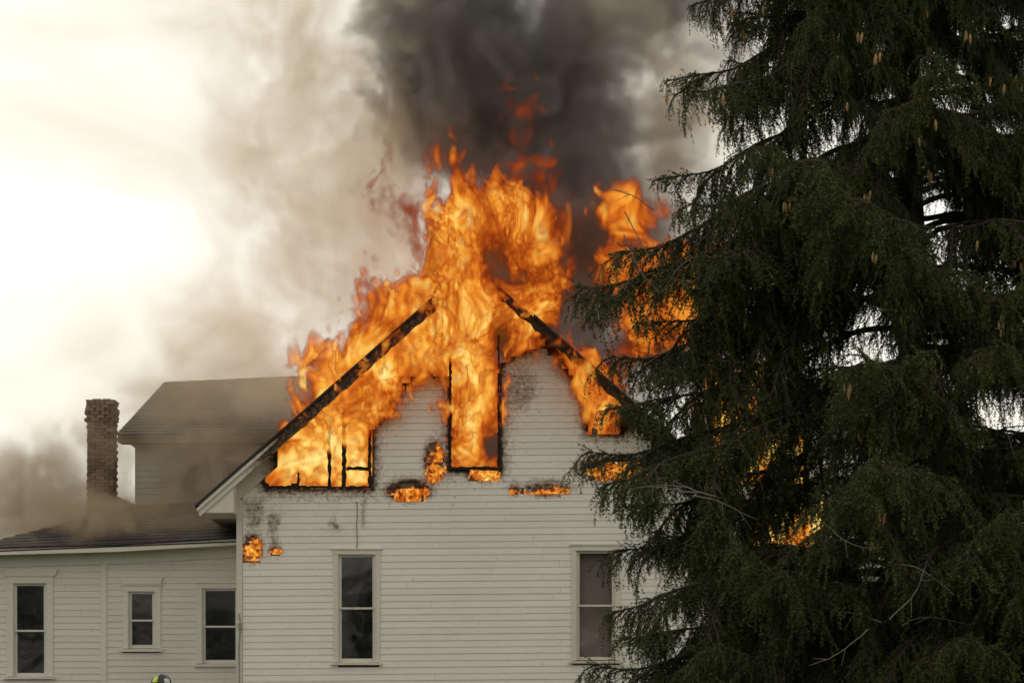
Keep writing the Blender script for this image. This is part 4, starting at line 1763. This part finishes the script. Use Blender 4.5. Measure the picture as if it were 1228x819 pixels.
# how far towards the camera the fire leans out, by height and place
front = 45.16 - 0.58 * sstep(548, 455, py) * sstep(-1, 1, 1) - 0.70 * np.exp(-((px - 566) / 52) ** 2) * sstep(470, 400, py)
front = front - 0.28 * sstep(560, 520, py) * (px < 540)
box_ = sstep(-6, 6, np.minimum(px - 536, 604 - px)) * sstep(405, 450, py)
front = front * (1 - box_) + 45.08 * box_
yc = G.y[0, :, 0]
st = (1.0, 1.0, 0.62)
wz = spec(G.shape, VF, 3.0, 0.6, 4.6, 21, (1, 1, 1.3))
wx_ = spec(G.shape, VF, 3.0, 0.5, 4.6, 22, (1, 1, 1.3))
base = spec(G.shape, VF, 1.4, 0.075, 3.2, 23, (0.95, 1.0, 1.55))
tex = sample(base, wz * 0.16 / VF, 0.0, wx_ * 0.13 / VF)
fine = spec(G.shape, VF, 0.5, 0.09, 2.4, 25, (0.95, 1, 1.4))
fine = sample(fine, wz * 0.12 / VF, 0.0, wx_ * 0.12 / VF)
edge = spec(G.shape, VF, 1.3, 0.10, 3.0, 24, (0.85, 1, 1.6))
edge = sample(edge, wz * 0.16 / VF, 0.0, wx_ * 0.14 / VF)
cut = blobs(px, py, [(594, 306, 20, 26, .5), (612, 338, 34, 13, .45), (600, 400, 14, 26, .30), (588, 528, 13, 24, .25), (542, 400, 8, 30, .2), (690, 395, 40, 20, .35), (470, 322, 26, 16, .2), (535, 226, 6, 30, .3), (580, 205, 8, 20, .3), (628, 300, 10, 30, .15)])
ds = np.where(side, s2w, s2)[:, None, :] + edge * (amp[:, None, :] * 0.6) - 2.6 * cut[:, None, :] * np.clip(1.0 + 0.6 * tex, 0.2, 2)
depth = np.minimum((yc[None, :, None] - front[:, None, :]), (46.9 - yc)[None, :, None]) + edge * 0.24 * sstep(560, 480, py)[:, None, :]
ds = ds + np.where(yc < 44.95, 0.10, 0.0)[None, :, None]
d3 = np.minimum(ds, depth * 0.9)
in_open = (py > 440)
edge_keep = edge
wide = (0.34 + 0.30 * sstep(420, 230, py))[:, None, :]
body = sstep(-0.12, wide, ds) * sstep(-0.06, 0.20, depth * 0.9 + 0.05 * fine + 0.05 * tex)
val = heat2[:, None, :] + (0.015 - 0.07 * sstep(480, 300, py))[:, None, :] + 0.22 * tex + 0.11 * fine
val = np.where(side[:, None, :], 0.30 + 0.10 * tex + 0.05 * fine, val)
gaps = np.where(side[:, None, :], 0.35, 1.0)
field = np.clip(body * np.clip(val, 0.03, 1.0), 0, 1) * np.where(side[:, None, :], sstep(-0.9, 1.3, tex) * 0.55, sstep(-2.4, -1.3, tex + 0.6 * edge))
field[field < 0.02] = 0
# away from the central plume only a few licks come in front of the rake boards
lick = (yc > 44.49)[None, :, None] | ((np.abs(px - 568))[:, None, :] + 16 * edge_keep < 48) | (edge_keep > 1.25)
field *= lick
# the fire keeps behind the boards that still stand
keep_full = np.zeros(px.shape, bool)
for pl in BURNT:
    keep_full |= seg_dist(px, py, pl) > -4
inwall = (yc > 44.93)
field *= np.where(keep_full[:, None, :] | ~inwall[None, :, None] | (yc > 45.06)[None, :, None], 1, 0)
volume_object('flames', G, field, M['fire'], 'orange flames pouring from the gable openings and roof of the white house', 'fire')
del edge_keep
del wz, wx_, base, tex, fine, edge, ds, depth, d3, body, val

# --- fire inside the wall behind the small burnt holes
M['ember'] = fire_mat('ember_fire', 1.0, 30.0)
VH = 0.026


def small_fire(name, ells, yy, dep, seed, label, heat=0.55, amp_t=0.24, thr=0.0):
    """ells: patches (x, y, rx, ry) in photo pixels; the fire sits in the wall and licks a little out of it."""
    x0p, x1p = min(e[0] - e[2] for e in ells) - 6, max(e[0] + e[2] for e in ells) + 6
    y0p, y1p = min(e[1] - e[3] for e in ells) - 8, max(e[1] + e[3] for e in ells) + 5
    Gh = Grid(P(x0p, 0, yy)[0], P(x1p, 0, yy)[0], yy - 0.10, yy + dep, P(0, y1p, yy)[2], P(0, y0p, yy)[2], VH)
    qx, qy = Gh.plane_px(yy)
    sd_ = np.full(qx.shape, -9.0)
    for (ex_, ey_, rx, ry) in ells:
        sd_ = np.maximum(sd_, 1 - np.hypot((qx - ex_) / rx, (qy - ey_) / ry))
    n1 = spec(Gh.shape, VH, 0.5, 0.055, 2.4, seed, (0.9, 1, 1.5))
    inner = (Gh.y > yy + 0.002)
    e = sd_[:, None, :] + 0.28 * n1
    f_ = np.where(inner, sstep(-0.15, 0.3, e + 0.15), sstep(0.05, 0.5, e - 0.9 * (yy - Gh.y) / 0.1 * 0.5) * 0.9) * np.clip(heat + amp_t * n1, 0.03, 1) * sstep(thr - 0.6, thr + 0.2, n1)
    f_[f_ < 0.02] = 0
    volume_object(name, Gh, f_, M['ember'], label, 'fire')


small_fire('flames', [(303, 664, 12, 9), (307, 652, 8, 8), (332, 661, 8, 3)], 44.99, 0.2, 31, 'small flames licking through gaps in the clapboards by the left corner board', 0.52, thr=-0.1)
small_fire('flames', [(500, 592, 16, 7), (482, 597, 14, 4)], 44.99, 0.24, 32, 'flame burning in the dark oblong hole below the left side of the gable', 0.42, 0.26, 0.25)
small_fire('flames', [(522, 566, 12, 14), (526, 546, 8, 12), (516, 574, 10, 9)], 44.99, 0.2, 33, 'tall patch of embers burning through boards left of the gable opening', 0.42, 0.24, 0.0)
small_fire('flames', [(582, 569, 20, 6)], 44.99, 0.2, 34, 'low flames burning under the charred sill of the tall gable opening', 0.62, thr=-0.5)
small_fire('flames', [(648, 591, 20, 4), (668, 589, 14, 5), (616, 591, 7, 3)], 44.99, 0.2, 35, 'thin row of flames in the burnt slot right of the tall gable opening', 0.48, thr=0.0)
small_fire('flames', [(728, 569, 24, 9), (765, 564, 24, 8)], 44.99, 0.3, 36, 'flames in the long wall hole partly hidden by the spruce tips', 0.5, thr=-0.2)

# --- fire behind the spruce: above the right roof slope, and in the side wing
VB = 0.055
for (yc_, polys, blist, y0p, x0p, x1p, sd_, label) in (
        (45.9, [[(722, 262), (736, 238), (768, 240), (786, 262), (772, 286), (742, 290)], [(742, 318), (780, 300), (840, 296), (884, 312), (886, 345), (856, 385), (815, 415), (770, 420), (744, 392), (748, 350)], [(722, 300), (745, 300), (750, 340), (728, 345)]],
         [(780, 385, 45, 30, .16), (760, 262, 36, 30, -.02), (850, 320, 40, 30, .06), (800, 330, 30, 30, .10)], 205, 690, 920, 41, 'orange flames rising behind the spruce boughs right of the gable'),
        (47.6, [[(842, 440), (908, 448), (932, 500), (930, 570), (880, 590), (848, 560)], [(900, 505), (972, 505), (974, 592), (900, 590)], [(890, 590), (1000, 592), (998, 662), (896, 662)]],
         [(935, 555, 40, 40, .26), (940, 625, 50, 30, .36), (880, 500, 40, 50, .1)], 430, 830, 1000, 43, 'flames inside the side wing glimpsed through the spruce')):
    G = Grid(P(x0p, 0, yc_)[0], P(x1p, 0, yc_)[0], yc_ - 0.8, yc_ + 0.9, P(0, 662, yc_)[2] if y0p > 400 else P(0, 440, yc_)[2], P(0, y0p, yc_)[2], VB)
    px, py = G.plane_px(yc_)
    s2 = pick(polys, px, py) * yc_ / F
    wz = spec(G.shape, VB, 2.4, 0.6, 4.4, sd_)
    tex = sample(spec(G.shape, VB, 1.4, 0.13, 3.1, sd_ + 1, (0.9, 1, 1.8)), wz * 0.15 / VB, 0, wz[:, :, ::-1] * 0.15 / VB)
    dep_ = np.minimum(G.y - (yc_ - 0.75), yc_ + 0.85 - G.y)
    hb = (0.52 if y0p > 400 else 0.30) + blobs(px, py, blist)
    field = sstep(-0.10, 0.30, s2[:, None, :] + tex * 0.15) * sstep(-0.03, 0.15, dep_ + tex * 0.1) * np.clip(hb[:, None, :] + 0.19 * tex, 0.04, 1)
    field[field < 0.02] = 0
    volume_object('flames', G, field, M['fire'], label, 'fire')

# --- smoke
VS = 0.10
G = Grid(P(-60, 0, 47)[0], P(900, 0, 47)[0], 44.2, 50.6, P(0, 668, 47)[2], P(0, -130, 47)[2], VS)
px, py = G.plane_px(47.5)
wz = spec(G.shape, VS, 6.0, 0.8, 4.6, 51)
wx_ = spec(G.shape, VS, 5.0, 0.7, 4.4, 52)
base = spec(G.shape, VS, 4.0, 0.2, 3.2, 53, (1.0, 1, 1.15))
tex = sample(base, wz * 0.5 / VS, 0.0, wx_ * 0.45 / VS)
yy = G.y
# dark column
DARK = [(530, 400), (560, 470), (640, 470), (660, 420), (742, 470), (800, 440), (800, 330), (812, 240), (840, 180), (850, 60), (870, -140), (440, -140), (452, 40), (470, 140), (520, 190), (560, 230)]
s2 = seg_dist(px, py, DARK) * 47.5 / F
dk = 0.55 + blobs(px, py, [(590, 60, 90, 90, .9), (640, 190, 60, 60, .55), (740, 120, 80, 120, -.3), (700, 320, 60, 60, .4), (820, 60, 60, 120, -.3), (500, 60, 40, 80, .3), (700, 420, 50, 40, .3)])
env = sstep(-0.1, 0.7, s2[:, None, :] + tex * 0.5)
yprof = sstep(45.6, 46.6, yy + 0.4 * tex) * sstep(50.4, 49.2, yy + 0.4 * tex)
field = np.clip(env * yprof * np.clip(dk[:, None, :] - 0.1 + 0.6 * tex, 0.0, 6), 0, 9)
field[field < 0.015] = 0
M['dark_smoke'] = smoke_mat('dark_smoke', (0.40, 0.375, 0.37), 2.0)
volume_object('dark_smoke', G, field, M['dark_smoke'], 'dark grey smoke column boiling up above the burning gable', 'smoke')
# pale smoke
tex2 = sample(np.roll(base, 37, axis=2), wx_ * 0.5 / VS, 0.0, wz * 0.5 / VS)
pd = blobs(px, py, [(370, 60, 90, 140, .62), (345, 250, 76, 90, .48), (420, 330, 75, 80, .55), (300, 400, 90, 50, .42), (255, 455, 80, 36, .35), (470, 180, 60, 120, .5), (240, 10, 60, 28, .30),
                    (215, 530, 60, 40, .3), (330, 480, 60, 34, .30), (105, 430, 40, 50, .06), (150, 500, 30, 40, .06),
                    (820, 120, 60, 160, .35), (790, 200, 30, 60, .2), (520, 150, 40, 40, .25), (730, 20, 70, 60, .25)])
yprof = sstep(44.9, 45.8, yy + 0.5 * tex2) * sstep(50.4, 49.0, yy + 0.4 * tex2)
low = blobs(px, py, [(100, 600, 260, 130, 1.0)])
field = (pd * (0.3 + 0.7 * sstep(510, 420, py)))[:, None, :] * np.clip(0.85 + 1.0 * tex2, 0.0, 3.5) * yprof
field[field < 0.015] = 0
M['pale_smoke'] = smoke_mat('pale_smoke', (0.92, 0.81, 0.65), 0.62, aniso=0.1)
volume_object('pale_smoke', G, field, M['pale_smoke'], 'pale beige smoke drifting left over the wing roof and chimney', 'smoke')
# brownish smoke hugging the low roof, and standing behind the chimney
VG = 0.09
G = Grid(P(-70, 0, 48)[0], P(400, 0, 48)[0], 45.8, 53.5, P(0, 664, 46)[2], P(0, 400, 53)[2], VG)
px, py = G.plane_px(48.5)
wz = spec(G.shape, VG, 5.0, 0.9, 4.6, 61)
tex3 = sample(spec(G.shape, VG, 3.0, 0.2, 3.1, 62), wz * 0.4 / VG, 0, wz[::-1] * 0.4 / VG)
bd_ = blobs(px, py, [(20, 560, 110, 46, .55), (-20, 600, 90, 60, .55), (70, 625, 70, 34, .55), (130, 632, 60, 18, .8), (225, 570, 50, 46, 1.1), (250, 500, 80, 40, .8), (190, 622, 50, 18, .7), (330, 490, 50, 30, .6), (170, 640, 90, 10, .6), (250, 632, 50, 10, .3), (90, 648, 60, 9, .5), (60, 500, 50, 30, .18)])
fr_ = 46.1 + 4.0 * sstep(645, 545, py)
yprof = sstep(0, 0.7, G.y - fr_[:, None, :] + 0.3 * tex3) * sstep(53.4, 52.4, G.y)
mid = blobs(px, py, [(122, 530, 40, 26, .20), (230, 480, 80, 36, .34), (250, 560, 70, 40, .42), (120, 600, 30, 20, .15), (40, 590, 60, 40, .2)])
field = bd_[:, None, :] * np.clip(0.65 + 0.9 * tex3, 0, 3.5) * yprof + mid[:, None, :] * np.clip(0.6 + 0.8 * tex3, 0, 3) * sstep(46, 47, G.y) * sstep(50.4, 49.6, G.y)
field[field < 0.015] = 0
M['brown_smoke'] = smoke_mat('brown_smoke', (0.52, 0.43, 0.31), 1.0, aniso=0.0)
volume_object('brown_smoke', G, field, M['brown_smoke'], 'brown smoke seeping along the wing roof round the chimney foot', 'smoke')
#@VOLEND
